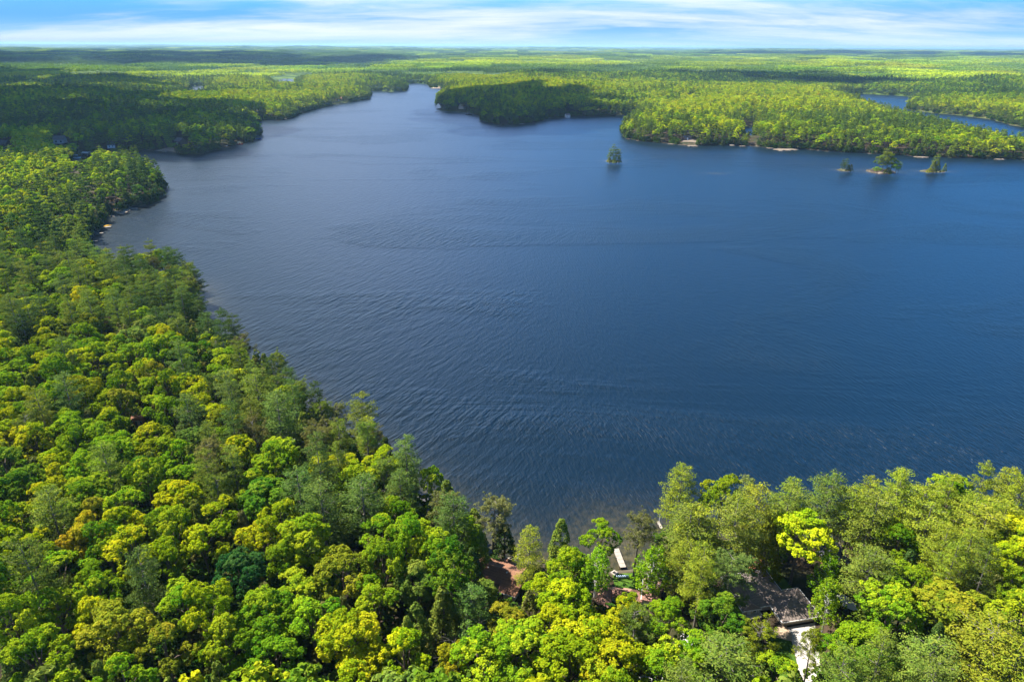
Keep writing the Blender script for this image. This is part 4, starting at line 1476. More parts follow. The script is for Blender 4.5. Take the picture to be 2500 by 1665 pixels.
drape('path', [(828, 1395), (838, 1372), (870, 1338), (882, 1345), (862, 1380), (850, 1410)], M_SAND, 0.06, 'grey gravel lane under the left trees')
drape('path', [(2300, 1512), (2350, 1495), (2420, 1500), (2470, 1500), (2440, 1525), (2360, 1545), (2310, 1535)], M_SAND, 0.06, 'leaf-strewn brown ground on the right')
drape('beach', [(1050, 217), (1060, 214), (1075, 214), (1075, 217)], M_SAND, 0.25, 'pale sandy spit at the far channel', 8.0)
drape('beach', [(266, 372), (285, 363), (300, 370), (290, 374)], M_LAWN, 0.25, 'bright grass at the shaded cove', 4.0)
drape('beach', [(385, 368), (420, 362), (460, 372), (450, 378), (420, 372)], M_SAND, 0.25, 'sandy strip beside the twin far docks', 4.0)
drape('rock_shelf', [(1664, 352), (1672, 343), (1700, 344), (1705, 355)], M_ROCKT, 0.45, 'warm rock shelf below the dark far cottage', 4.0)
drape('rock_shelf', [(278, 522), (300, 512), (318, 515), (300, 526)], M_SAND, 0.35, 'tan clearing on the left headland', 3.0)


# ------------------------------------------------------------------ docks, boats, garden things
def dock(label, pa, pb, width, m=M_PLANK, group=None, h=0.55, extras=None, real=False):
    a_ = P(*pa, h)
    b_ = P(*pb, h)
    L = math.hypot(b_[0] - a_[0], b_[1] - a_[1])
    az = math.atan2(b_[1] - a_[1], b_[0] - a_[0])
    root = empty('dock', ((a_[0] + b_[0]) / 2, (a_[1] + b_[1]) / 2, 0), az)
    tag(root, label, 'dock', group)
    n_ = max(3, int(L / 0.95))
    mb = MB()
    for i in range(n_):
        mb.box(-L / 2 + (i + 0.5) * L / n_, 0, h - 0.06, L / n_ - 0.05, width, 0.1)
    mb.obj('deck', m, root)
    MB().box(0, width / 2 - 0.05, h - 0.2, L, 0.08, 0.17).box(0, -width / 2 + 0.05, h - 0.2, L, 0.08, 0.17).obj('beam', M_BARK, root)
    for i in range(3):
        for s_ in (-1, 1):
            MB().box(-L / 2 + 0.2 + (L - 0.4) * i / 2, s_ * (width / 2 + 0.05), h / 2 - 0.45, 0.1, 0.1, h + 1.1).obj('post', M_BARK, root)
    return root, L


dock('wide plank dock in the bay beyond the chairs', c2(795, 660), c2(655, 300), 1.15, M_PALEPLANK)
rt, L = dock('narrow pale dock half hidden by the big bayside pine', (1606, 1272), (1616, 1290), 0.55, M_PALEPLANK)
o_ = MB().tube([(-L / 2, 0.32, 0.4), (-L / 2, 0.32, 2.4)], [0.06, 0.05], 6).obj('mooring_pole', M_WHITE, rt)
rt, L = dock('square white swim platform off the left shore', (478, 765), (495, 762), 3.6, M_WHITE, None, 0.7)
rt = empty('umbrella_pole', (*P(489, 757, 0.7), 0.7))
tag(rt, 'dark upright post standing on the white swim platform', 'post')
MB().tube([(0, 0, 0), (0, 0, 3.2)], [0.08, 0.07], 6).obj('pole', M_DARK, rt)
MB().tube([(0, 0, 3.2), (0, 0, 2.6)], [0.05, 0.22], 8).obj('furled_canopy', M_NAVY, rt)
g_ = 'docks along the shores'
dock('cove dock carrying yellow kayaks', (246, 556), (271, 553), 1.6, M_PALEPLANK, g_)
dock('short middle dock in the left cove', (238, 570), (253, 568), 1.0, M_PALEPLANK, g_)
dock('long lowest dock in the left cove', (210, 589), (238, 588), 1.2, M_PALEPLANK, g_)
dock('right-hand one of the twin far docks', (383, 367), (405, 371), 2.0, M_PALEPLANK, g_)
dock('left-hand one of the twin far docks', (398, 371), (416, 366), 2.0, M_PALEPLANK, g_)
dock('pale dock jutting from the dark headland tip', (627, 320), (640, 319.5), 2.0, M_PALEPLANK, g_)
dock('far dock below the orange-brown cottage', (836, 250), (852, 247), 2.5, M_PALEPLANK, g_)
dock('pale dock under the right peninsula pines', (1781, 355), (1793, 355), 2.5, M_PLANK, g_)
dock('left dock under the shaded round point', (1266, 302.5), (1279, 303), 2.5, M_WHITE, g_)
dock('right dock under the shaded round point', (1297, 301.5), (1310, 301), 2.5, M_PALEPLANK, g_)
dock('small dock at the inner end of the dark bay', (1543, 279.5), (1554, 279), 2.2, M_PALEPLANK, g_)
dock('dock beside the white boat lift', (222, 381), (234, 380), 1.6, M_PALEPLANK, g_)


def boat(name, label, px, py, L, rz, hull, canopy=None, cat='boat', group=None, z=0.0, scale_h=1.0):
    x, y = P(px, py, z + 0.3)
    root = empty(name, (x, y, z), rz)
    tag(root, label, cat, group)
    W = L * 0.34
    Hh = L * 0.13 * scale_h
    mb = MB()
    secs = [(-0.5, 0.8, 1.0), (-0.2, 1.0, 1.0), (0.15, 0.95, 1.05), (0.38, 0.55, 1.15), (0.5, 0.06, 1.25)]
    for (t, wf, hf) in secs:
        for (a_, zf) in ((-1, 1), (-0.75, 0.1), (0, -0.25), (0.75, 0.1), (1, 1)):
            mb.v.append((t * L, a_ * W / 2 * wf, zf * Hh * hf))
    for i in range(4):
        for j in range(4):
            k = i * 5 + j
            mb.f.append([k, k + 5, k + 6, k + 1])
    mb.f.append([0, 1, 2, 3, 4])
    mb.f.append([24, 23, 22, 21, 20])
    mb.obj('hull', hull, root)
    MB().slab([(t * L * 0.96, -W / 2 * wf * 0.9, Hh * 0.6) for t, wf, _ in secs] + [(t * L * 0.96, W / 2 * wf * 0.9, Hh * 0.6) for t, wf, _ in reversed(secs)], 0.03).obj('deck', M_PALEPLANK, root)
    MB().box(-L * 0.25, 0, Hh * 0.9, L * 0.1, W * 0.6, Hh * 0.6).obj('seat', M_METAL, root)
    MB().box(L * 0.08, 0, Hh * 1.3, L * 0.04, W * 0.7, Hh * 0.8).obj('windshield', M_GLASS, root)
    if canopy:
        MB().slab([(-L * 0.3, -W * 0.45, Hh * 3.2), (L * 0.2, -W * 0.45, Hh * 3.2), (L * 0.2, W * 0.45, Hh * 3.2), (-L * 0.3, W * 0.45, Hh * 3.2)], 0.12).obj('canopy', canopy, root)
        for sx_ in (-0.28, 0.18):
            for sy_ in (-0.42, 0.42):
                MB().box(L * sx_, W * sy_, Hh * 2.1, 0.06, 0.06, Hh * 2.2).obj('canopy_post', M_METAL, root)
    return root


boat('moored_boat', 'dark boat moored off the shaded point', 1145, 281, 9, R(5), M_DARK, M_GREYW)
boat('motorboat', 'white motorboat tucked by the left cove trees', 187, 386, 6.5, R(12), M_WHITE, M_WHITE, group='boats along the shores')
boat('motorboat', 'white motorboat at the foot of the dark headland', 547, 358, 6.5, R(4), M_WHITE, group='boats along the shores')
boat('motorboat', 'red boat among poles at the dark headland', 585, 353, 6.0, R(8), M_REDP, M_GREYW, group='boats along the shores')
boat('motorboat', 'blue-covered boat at the tip of the dark headland', 629, 340, 8.0, R(3), M_NAVY, M_NAVY, group='boats along the shores')
boat('motorboat', 'white boat with canopy on the right peninsula shore', 1838, 355, 7.0, R(-3), M_WHITE, M_DARK, group='boats along the shores')
boat('covered_boat', 'navy-covered boat behind the long brown-roofed cottage', *c1(1200, 270), 3.0, R(60), M_NAVY, None)
for k_, (px_b, py_b, az_b) in enumerate([(259, 551, 20), (263, 551, -15)]):
    x, y = P(px_b, py_b, 0.9)
    kk = MB()
    for t in range(9):
        u_ = t / 8 * 2 - 1
        kk.v += [(u_ * 2.2, math.cos(a_) * 0.38 * (1 - u_ * u_) ** 0.6 + 0.0, 0.2 + math.sin(a_) * 0.22 * (1 - u_ * u_) ** 0.5) for a_ in [j * math.pi / 3 for j in range(6)]]
    for t in range(8):
        for j in range(6):
            kk.f.append([t * 6 + j, t * 6 + (j + 1) % 6, (t + 1) * 6 + (j + 1) % 6, (t + 1) * 6 + j])
    o_ = kk.obj('kayak', M_YELLOW, None, True)
    o_.location = (x, y, 0.58)
    o_.rotation_euler = (0, 0, R(az_b + 60))
    tag(o_, ['left yellow kayak lying on the cove dock', 'right yellow kayak lying on the cove dock'][k_], 'kayak', 'yellow kayaks on the cove dock')


def lift(label, px, py, L, W, Hh, mc, rz=0.0):
    x, y = P(px, py, 0)
    root = empty('boat_lift', (x, y, 0), rz)
    tag(root, label, 'boat lift')
    for i in (-1, 1):
        for j in (-1, 1):
            MB().box(i * L * 0.42, j * W * 0.42, Hh / 2 - 0.5, 0.18, 0.18, Hh + 1).obj('post', M_METAL, root)
    MB().slab([(-L / 2, -W / 2, Hh), (L / 2, -W / 2, Hh), (L / 2, 0, Hh + 0.8), (-L / 2, 0, Hh + 0.8)], 0.08).slab([(-L / 2, 0.01, Hh + 0.8), (L / 2, 0.01, Hh + 0.8), (L / 2, W / 2, Hh), (-L / 2, W / 2, Hh)], 0.08).obj('canopy', mc, root)


lift('white canopy boat lift in the shaded cove', 212, 382, 7, 4.2, 3.0, M_WHITE, R(-15))
lift('white canopy standing against the dark headland trees', 604, 346, 3.0, 2.4, 3.6, M_WHITE)

# chairs in a row
zc = PG(1520, 1408)[2]
chr_ = None
for k_ in range(6):
    x, y = P(*c2(690 + k_ * 38, 838), zc + 0.3)
    if chr_ is None:
        root = empty('garden_chair', (0, 0, 0))
        MB().slab([(-0.17, -0.16, 0.20), (0.17, -0.16, 0.20), (0.17, 0.16, 0.27), (-0.17, 0.16, 0.27)], 0.03).obj('seat', M_BLUECH, root)
        MB().slab([(-0.16, -0.15, 0.18), (0.16, -0.15, 0.18), (0.13, -0.32, 0.66), (-0.13, -0.32, 0.66)], 0.03).obj('backrest', M_BLUECH, root)
        for s_ in (-1, 1):
            MB().box(s_ * 0.20, -0.02, 0.36, 0.07, 0.40, 0.025).obj('armrest', M_BLUECH, root)
            MB().box(s_ * 0.19, 0.14, 0.17, 0.03, 0.04, 0.36).obj('leg', M_BLUECH, root)
            MB().box(s_ * 0.19, -0.20, 0.09, 0.03, 0.04, 0.22).obj('leg', M_BLUECH, root)
        chr_ = root
    else:
        root = chr_.copy()
        COL.objects.link(root)
        for ch in list(chr_.children):
            q_ = ch.copy()
            COL.objects.link(q_)
            q_.parent = root
    root.location = (x, y, H1(x, y) + 0.08)
    root.rotation_euler = (0, 0, R(8))
    tag(root, 'pale blue garden chair, %s from the left in the lakeside row' % ['first', 'second', 'third', 'fourth', 'fifth', 'sixth'][k_], 'chair', 'pale blue chairs facing the bay')

# square stone fire pit by the dock
x, y = P(*c2(632, 733), 1.0)
z = max(H1(x, y), 0.3)
root = empty('fire_pit', (x, y, z), R(40))
tag(root, 'square pale stone fire pit beside the plank dock', 'fire pit')
MB().box(0, 0.42, 0.1, 1.1, 0.26, 0.3).box(0, -0.42, 0.1, 1.1, 0.26, 0.3).box(-0.42, 0, 0.1, 0.26, 0.57, 0.3).box(0.42, 0, 0.1, 0.26, 0.57, 0.3).obj('stone_rim', M_PALEPLANK, root)
MB().box(0, 0, 0.0, 0.58, 0.58, 0.2).obj('ash_bed', M_DARK, root)

# terrace with round fire ring, bench and pergola behind the grey house
tz = PG(1825, 1375)[2]
tpts = [P(*c3(*q_), tz + 0.2) for q_ in ((240, 245), (400, 185), (700, 240), (720, 400), (480, 410), (330, 330))]
tb = MB().slab([(a_, b_, tz + 0.2) for a_, b_ in reversed(tpts)], 0.5)
tag(tb.obj('terrace', M_REDDECK), 'red-brown terrace behind the grey hip-roofed house', 'terrace')
x, y = P(*c3(393, 308), tz + 0.4)
root = empty('round_fire_ring', (x, y, tz + 0.2))
tag(root, 'round white-rimmed fire ring on the red-brown terrace', 'fire ring')
rg = MB()
for j in range(24):
    a0 = 2 * math.pi * j / 24
    rg.v += [(math.cos(a0) * q_, math.sin(a0) * q_, z_) for q_, z_ in ((0.62, 0), (0.62, 0.3), (0.47, 0.3), (0.47, 0))]
for j in range(24):
    k_ = (j + 1) % 24
    for q_ in range(4):
        rg.f.append([j * 4 + q_, k_ * 4 + q_, k_ * 4 + (q_ + 1) % 4, j * 4 + (q_ + 1) % 4])
rg.obj('rim', M_WHITE, root)
MB().tube([(0, 0, 0.01), (0, 0, 0.12)], [0.46, 0.46], 20).obj('ash_bed', M_DARK, root)
x, y = P(*c3(345, 215), tz + 0.4)
root = empty('garden_bench', (x, y, tz + 0.2), R(15))
tag(root, 'pale stone bench on the far side of the terrace', 'bench')
MB().box(0, 0, 0.27, 0.8, 0.3, 0.08).obj('seat', M_PALEPLANK, root)
for s_ in (-1, 1):
    MB().box(s_ * 0.3, 0, 0.12, 0.1, 0.24, 0.24).obj('leg', M_PALEPLANK, root)
x, y = P(*c3(610, 370), tz + 0.2)
root = empty('pergola', (x, y, tz + 0.2), R(10))
tag(root, 'weathered wooden frame of posts and beams over the terrace', 'pergola')
for (ax, ay) in ((0, 0), (0, 2.2), (-2.2, 2.2)):
    MB().box(ax, ay, 0.8, 0.11, 0.11, 1.6).obj('post', M_BARKG, root)
MB().box(0, 1.1, 1.65, 0.12, 2.6, 0.12).obj('beam', M_BARKG, root)
MB().box(-1.2, 2.2, 1.65, 2.2, 0.12, 0.12).obj('beam', M_BARKG, root)
x, y = P(*c3(520, 300), tz + 0.3)
root = empty('patio_chair', (x, y, tz + 0.2), R(200))
tag(root, 'dark patio chair on the red-brown terrace', 'chair')
MB().box(0, 0, 0.25, 0.36, 0.34, 0.05).obj('seat', M_DARK, root)
MB().box(0, -0.17, 0.5, 0.36, 0.05, 0.45).obj('backrest', M_DARK, root)
for i in (-1, 1):
    for j in (-1, 1):
        MB().box(i * 0.15, j * 0.14, 0.12, 0.03, 0.03, 0.24).obj('leg', M_DARK, root)
x, y = P(*c3(655, 350), tz + 0.3)
root = empty('cable_drum_table', (x, y, tz + 0.2))
tag(root, 'round teal side table at the pergola post', 'table')
MB().tube([(0, 0, 0.26), (0, 0, 0.31)], [0.30, 0.30], 14).obj('tabletop', M_GREEN, root)
MB().tube([(0, 0, 0.0), (0, 0, 0.26)], [0.07, 0.05], 8).obj('leg', M_DARK, root)
root.name = 'side_table'


# ------------------------------------------------------------------ rocks and islets
def rock_mesh(seed, flat=0.35):
    bm = bmesh.new()
    bmesh.ops.create_icosphere(bm, subdivisions=3, radius=1.0)
    rr3 = random.Random(seed)
    ph = [rr3.uniform(0, 6) for _ in range(6)]
    for v in bm.verts:
        c_ = v.co.copy()
        k_ = 1 + 0.22 * math.sin(c_.x * 3 + ph[0]) * math.cos(c_.y * 3.3 + ph[1]) + 0.10 * math.sin(c_.x * 8 + ph[2] + c_.z * 6) + 0.08 * math.cos(c_.y * 9 + ph[3])
        v.co = c_ * k_
        v.co.z = min(v.co.z, 0.75 + 0.1 * math.sin(c_.x * 5 + ph[4])) * flat
    me_ = bpy.data.meshes.new('rock')
    bm.to_mesh(me_)
    bm.free()
    me_.materials.append(M_ROCKT)
    return me_


ROCKS = [rock_mesh(i) for i in range(4)]
RK = [(1262, 'pale boulder group below the shaded round point', 1227, 299, 4.5, 1.6), (0, 'grey rock left of the shaded round point docks', 1238, 302, 4, 1.2),
      (0, 'long tan rock slab jutting below the right peninsula', 1916, 366, 11, 2.2), (0, 'tan waterline rock right of the long rock slab', 1957, 360, 7, 1.4),
      (0, 'tan rock left of the long rock slab', 1882, 362, 4, 1.2), (0, 'tan shore rock below the middle of the right peninsula', 2010, 364, 5, 1.2),
      (0, 'rock under the dark far cottage, at the waterline', 1690, 357, 5, 1.4), (0, 'tan rock left of the dark far cottage', 1640, 352, 3.4, 1.0),
      (0, 'warm shore rock below the right end of the peninsula', 2250, 384, 6, 1.4), (0, 'last tan rock before the right photo edge', 2440, 389, 5, 1.4),
      (0, 'small shore rock between the peninsula docks', 1812, 357, 3, 0.9), (0, 'white rock ledge at the foot of the left headland', 322, 510, 4, 1.3),
      (0, 'grey rock ledge in the left cove near the clearing', 276, 527, 3, 1.0), (0, 'pale rock at the tip of the white-gabled point', 1068, 274, 4, 1.2)]
for k_, (_, lb, px_r, py_r, w_, h_) in enumerate(RK):
    x, y = P(px_r, py_r, 0.2)
    o_ = link('shore_rock', ROCKS[k_ % 4])
    o_.location = (x, y, 0.05)
    o_.scale = (w_, w_ * 0.55, h_ * 1.3)
    o_.rotation_euler = (0, 0, random.uniform(-0.3, 0.3))
    tag(o_, lb, 'rock', 'rocks along the far shores')
M_ISLE = simple('mossy_islet_rock', (0.11, 0.105, 0.05), 0.95, 0.4, 0.6, bump=0.5)
isl_names = ['rock base of the lone left islet', 'rock base of the small brown-treed islet', 'pale rock base of the biggest islet', 'rock base of the rightmost islet']
for k_, (ix, iy, rx, ry) in enumerate(ISLES):
    me_i = ROCKS[k_].copy()
    me_i.materials[0] = M_ROCKT if k_ == 2 else M_ISLE
    o_ = link('islet', me_i)
    o_.location = (ix, iy, 0.0)
    o_.scale = (rx * 0.85, ry * 0.85, 3.6 if k_ == 2 else 2.8)
    tag(o_, isl_names[k_], 'islet')
# trees of the islets: photo x, base y, kind, colour, radius, height, label
IT = [(1489, 398, 'p', 'A', 1.9, 12, 'left pine on the lone left islet'), (1497, 397, 'p', 'A', 2.2, 15, 'tallest pine on the lone left islet'), (1505, 397, 'p', 'A', 1.9, 12, 'middle pine on the lone left islet'),
      (1511, 398, 'p', 'A', 2.2, 11.5, 'right pine on the lone left islet'), (1500, 399, 'c', 'L', 2.2, 5, 'low lime cedar on the lone left islet'), (1488, 399, 'c', 'O', 1.8, 4.5, 'low golden shrub on the lone left islet'), (1512, 399, 'c', 'T', 2.0, 5, 'low dark cedar on the lone left islet'),
      (2058, 420, 'p', 'T', 1.6, 10, 'left pine on the small brown-treed islet'), (2066, 419, 'p', 'N', 1.7, 10, 'middle pine on the small brown-treed islet'), (2073, 420, 'c', 'T', 1.6, 5, 'low dark cedar on the small brown-treed islet'), (2079, 420, 'c', 'U', 1.6, 5.5, 'brown cedar on the small brown-treed islet'),
      (2146, 424, 'b', 'A', 3.2, 14, 'tall left olive tree on the biggest islet'), (2156, 421, 'p', 'A', 3.0, 17, 'tallest pine on the biggest islet'), (2166, 422, 'b', 'O', 3.4, 15, 'golden tree in the middle of the biggest islet'), (2177, 423, 'b', 'A', 3.0, 11.5, 'round olive tree right of the biggest islet middle'),
      (2189, 425, 'b', 'G', 2.6, 8, 'low bright tree on the biggest islet'), (2195, 425, 'p', 'L', 1.8, 9, 'narrow lime pine at the right end of the biggest islet'), (2142, 427, 'b', 'L', 2.4, 6, 'low lime tree at the left end of the biggest islet'), (2170, 426, 'c', 'A', 2.6, 5, 'low olive shrub on the biggest islet front'),
      (2284, 421, 'p', 'A', 2.4, 14, 'tall pine on the rightmost islet'), (2279, 422, 'c', 'A', 2.4, 8.5, 'olive cedar beside the tall pine of the rightmost islet'), (2290, 422, 'c', 'A', 2.2, 8, 'right olive cedar beside the tall pine of the rightmost islet'), (2308, 421, 'c', 'A', 1.5, 6.5, 'small cedar at the right end of the rightmost islet'), (2272, 423, 'c', 'E', 2.4, 3.4, 'yellow shrub at the left end of the rightmost islet')]
for (tx_, ty_, k, c, rad, h, lb) in IT:
    x, y = P(tx_, ty_, 0.8)
    y += 2.0
    vi = int(r2.integers(len(PROTO[k])))
    a, top = PROTO[k][vi][2:]
    rad *= 1.4 if k != 'c' else 1.15
    plant(k, vi, x, y, max(0.6, H1(x, y)), rad / a, h / top, r2.uniform(0, 6.28), tinted(c), lb, 'trees on the islets')
# shrubs of the far shore that stand out by colour
for (tx_, ty_, c, rad, h, lb) in [(462, 372, 'Y', 4.2, 7, 'yellow shrub left of the purple one across the lake'), (489, 370, 'Y', 4.4, 9, 'bright yellow tree right of the purple shrub'), (503, 367, 'Y', 4.4, 10, 'rightmost bright yellow tree on the shaded shore'),
                                  (428, 373, 'M', 5, 8, 'round green shrub beside the dark brown far cottage'), (273, 346, 'Y', 2.4, 9, 'thin yellow tree in the shaded wood'), (476, 377, 'E', 3.6, 4.5, 'low olive shrub at the yellow-shrub point')]:
    x, y, z = PG(tx_, ty_)
    a, top = PROTO['b'][2][2:]
    plant('b', 2, x, y, z, rad / a, h / top, r2.uniform(0, 6.28), tinted(c, 1.25), lb, 'bright shrubs across the lake')
x, y, z = PG(474, 371)
plant('b', 1, x, y, z, 3.6 / 4.2, 8 / 15, 1.0, (0.09, 0.03, 0.04), 'purple-leaved shrub among yellow ones across the lake', 'bright shrubs across the lake')

# ------------------------------------------------------------------ the wood beyond: one mass, too many to count
r3 = np.random.default_rng(5)


def far_proto(name, pair):
    crown, T = pair
    return bpy.data.objects.new(name, crown)


FARCOL = bpy.data.collections.new('wood_sources')
src = []
for i in range(4):
    src.append(far_proto('a%02d_broadleaf' % i, broadleaf(700 + i, M_LEAF_FAR, q=0.13, a=4.2, b=4.4, lsize=0.36, nlobe=15)))
for i in range(3):
    src.append(far_proto('b%02d_pine' % i, pine(720 + i, M_LEAF_FAR, q=0.16, lsize=0.38, nwh=14, gap=0.05, pad=1.2, power=0.8)))
src.append(far_proto('c00_cedar', cedar(730, M_LEAF_FAR, q=0.13)))
for o in src:
    FARCOL.objects.link(o)

# stands as they read in the photo: (x, y, rx, ry, conifer share -1..1, tint), 2354-wide pixels
STAND = [(430, 140, 500, 20, 0.85, 'D'), (500, 185, 520, 16, -0.8, 'L'), (200, 200, 240, 22, 0.1, 'M'), (720, 235, 190, 34, -0.8, 'L'), (620, 255, 60, 22, 0.2, 'M'), (930, 185, 90, 12, 0.6, 'D'),
         (1200, 160, 260, 9, 0.5, 'D'), (1230, 195, 260, 18, -1.0, 'L'), (1650, 215, 500, 22, -0.8, 'L'), (1900, 250, 460, 22, -0.3, 'L'), (1250, 255, 230, 34, 0.1, 'M'),
         (1700, 300, 330, 44, 0.35, 'E'), (2150, 330, 260, 36, 0.25, 'E'), (1850, 182, 300, 13, 0.6, 'D'), (2230, 208, 170, 13, 0.6, 'D'), (2230, 243, 170, 16, -0.6, 'L'), (2150, 150, 400, 12, -0.1, 'M'),
         (1500, 140, 500, 9, -0.5, 'L'), (1700, 128, 600, 4, 0.4, 'D'), (300, 285, 330, 60, -0.2, 'M'), (150, 470, 260, 110, -0.3, 'L'), (330, 430, 70, 60, 0.8, 'D'), (230, 530, 60, 60, 0.7, 'D')]


def stand(x, y, z):
    u, v, _ = proj(x, y, z)
    u, v = u / S, v / S
    con = np.zeros_like(u)
    wt = np.full_like(u, 0.25)
    lim = np.zeros_like(u)
    for (a_, b_, rx, ry, c_, t_) in STAND:
        q = ((u - a_) / rx) ** 2 + ((v - b_) / ry) ** 2
        w = np.exp(-q * 1.2)
        con += w * c_
        lim += w * {'L': 1.0, 'E': 0.55, 'M': 0.25, 'D': -0.6}[t_]
        wt += w
    con, lim = con / wt, lim / wt
    nz = snoise(x, y, 420, 41, 3)
    nz2 = snoise(x, y, 90, 43, 2)
    return con + 0.65 * nz + 0.35 * nz2, lim - 0.35 * nz - 0.15 * nz2


COLS_B = np.array([(0.085, 0.200, 0.014), (0.170, 0.310, 0.010), (0.300, 0.430, 0.008), (0.420, 0.500, 0.006)])
COLS_P = np.array([(0.050, 0.095, 0.026), (0.080, 0.145, 0.028), (0.125, 0.195, 0.026), (0.180, 0.250, 0.020)])


def tints(isp, lim, rr_g):
    t = np.clip((lim + 0.8) / 1.7 + rr_g.normal(0, 0.16, lim.shape), 0, 0.999) * 3
    i = t.astype(int)
    f = (t - i)[:, None]
    cb = COLS_B[i] * (1 - f) + COLS_B[i + 1] * f
    cp = COLS_P[i] * (1 - f) + COLS_P[i + 1] * f
    c = np.where(isp[:, None], cp, cb)
    return np.clip(c * (1 + rr_g.normal(0, 0.10, (len(lim), 1))) * (1 + rr_g.normal(0, 0.04, (len(lim), 3))), 0.004, 0.9)


px0, py0, pz0, pk, psx, psz, ptint = [], [], [], [], [], [], []
kind_idx = {'b': (0, 4), 'p': (4, 3), 's': (4, 3), 'c': (7, 1), 'w': (0, 4), 'x': (7, 1)}
NAT = {'b': (4.2, 15.0), 'p': (3.6, 19.0), 'c': (2.0, 11.0)}
for i in rest:
    x, y, z, k, c, rad, h, _ = TREES[i]
    k2 = {'w': 'b', 's': 'p', 'x': 'c'}.get(k, k)
    s0, cnt = kind_idx[k2]
    px0.append(x); py0.append(y); pz0.append(z)
    pk.append(s0 + int(r3.integers(cnt)))
    psx.append(rad / NAT[k2][0]); psz.append(h / NAT[k2][1])
    ptint.append(tinted(c))
# jittered lattice out to 1900 m
SP = 6.9
xs = np.arange(-1750, 1750, SP)
ys = np.arange(60, 2000, SP * 0.9)
GXX, GYY = np.meshgrid(xs, ys)
GXX = GXX + (np.arange(len(ys)) % 2)[:, None] * SP * 0.5
GXX = (GXX + r3.uniform(-0.38, 0.38, GXX.shape) * SP).ravel()
GYY = (GYY + r3.uniform(-0.38, 0.38, GYY.shape) * SP).ravel()
rrr = np.hypot(GXX, GYY)
azz = np.degrees(np.arctan2(GXX, GYY))
okk = (rrr > 412) & (rrr < 1950) & (np.abs(azz) < 43)
GXX, GYY, rrr = GXX[okk], GYY[okk], rrr[okk]
dd = sdf(GXX, GYY)
okk = dd > 0.4
GXX, GYY, rrr, dd = GXX[okk], GYY[okk], rrr[okk], dd[okk]
for (ix, iy, rx, ry) in ISLES:
    okk = np.hypot(GXX - ix, GYY - iy) > 40
    GXX, GYY, rrr, dd = GXX[okk], GYY[okk], rrr[okk], dd[okk]
gzz = height(GXX, GYY, dd)
con, lim = stand(GXX, GYY, gzz + 10)
pp = 1 / (1 + np.exp(-(con * 3.2 - 0.6)))
pp = np.where(dd < 22, np.maximum(pp, 0.62), pp)
isp = r3.uniform(0, 1, len(GXX)) < pp
isc = (~isp) & (r3.uniform(0, 1, len(GXX)) < np.where(dd < 14, 0.45, 0.05))
hgt = np.where(isp, r3.uniform(13.5, 20, len(GXX)), np.where(isc, r3.uniform(6, 10, len(GXX)), r3.uniform(11.5, 15.5, len(GXX))))
hgt = hgt * np.where(dd < 6, 0.8, 1.0)
uq, vq, _ = proj(GXX, GYY, gzz)
hgt = np.where((uq > 2020) & (vq > 260) & (vq < 395), hgt * 0.85, hgt)
rdd = np.where(isp, r3.uniform(2.6, 3.9, len(GXX)), np.where(isc, r3.uniform(1.6, 2.6, len(GXX)), r3.uniform(3.5, 5.2, len(GXX))))
cov = covers(GXX, GYY, gzz, rdd, hgt, CLEAR_FAR)
keep = ~(cov & (dd < 60))
tn = tints(isp | isc, lim, r3)
kk_ = np.where(isp, 4 + r3.integers(0, 3, len(GXX)), np.where(isc, 7, r3.integers(0, 4, len(GXX))))
sxx = np.where(isp, rdd / 3.6, np.where(isc, rdd / 2.0, rdd / 4.2))
szz = np.where(isp, hgt / 19, np.where(isc, hgt / 11, hgt / 15))
GXX, GYY, gzz, kk_, sxx, szz, tn = [a_[keep] for a_ in (GXX, GYY, gzz, kk_, sxx, szz, tn)]
print('mid wood', len(GXX), 'rest', len(px0))
AX = np.concatenate([px0, GXX]); AY = np.concatenate([py0, GYY]); AZ = np.concatenate([pz0, gzz])
AK = np.concatenate([pk, kk_]); ASX = np.concatenate([psx, sxx]); ASZ = np.concatenate([psz, szz])
AT = np.concatenate([np.array(ptint).reshape(-1, 3), tn])


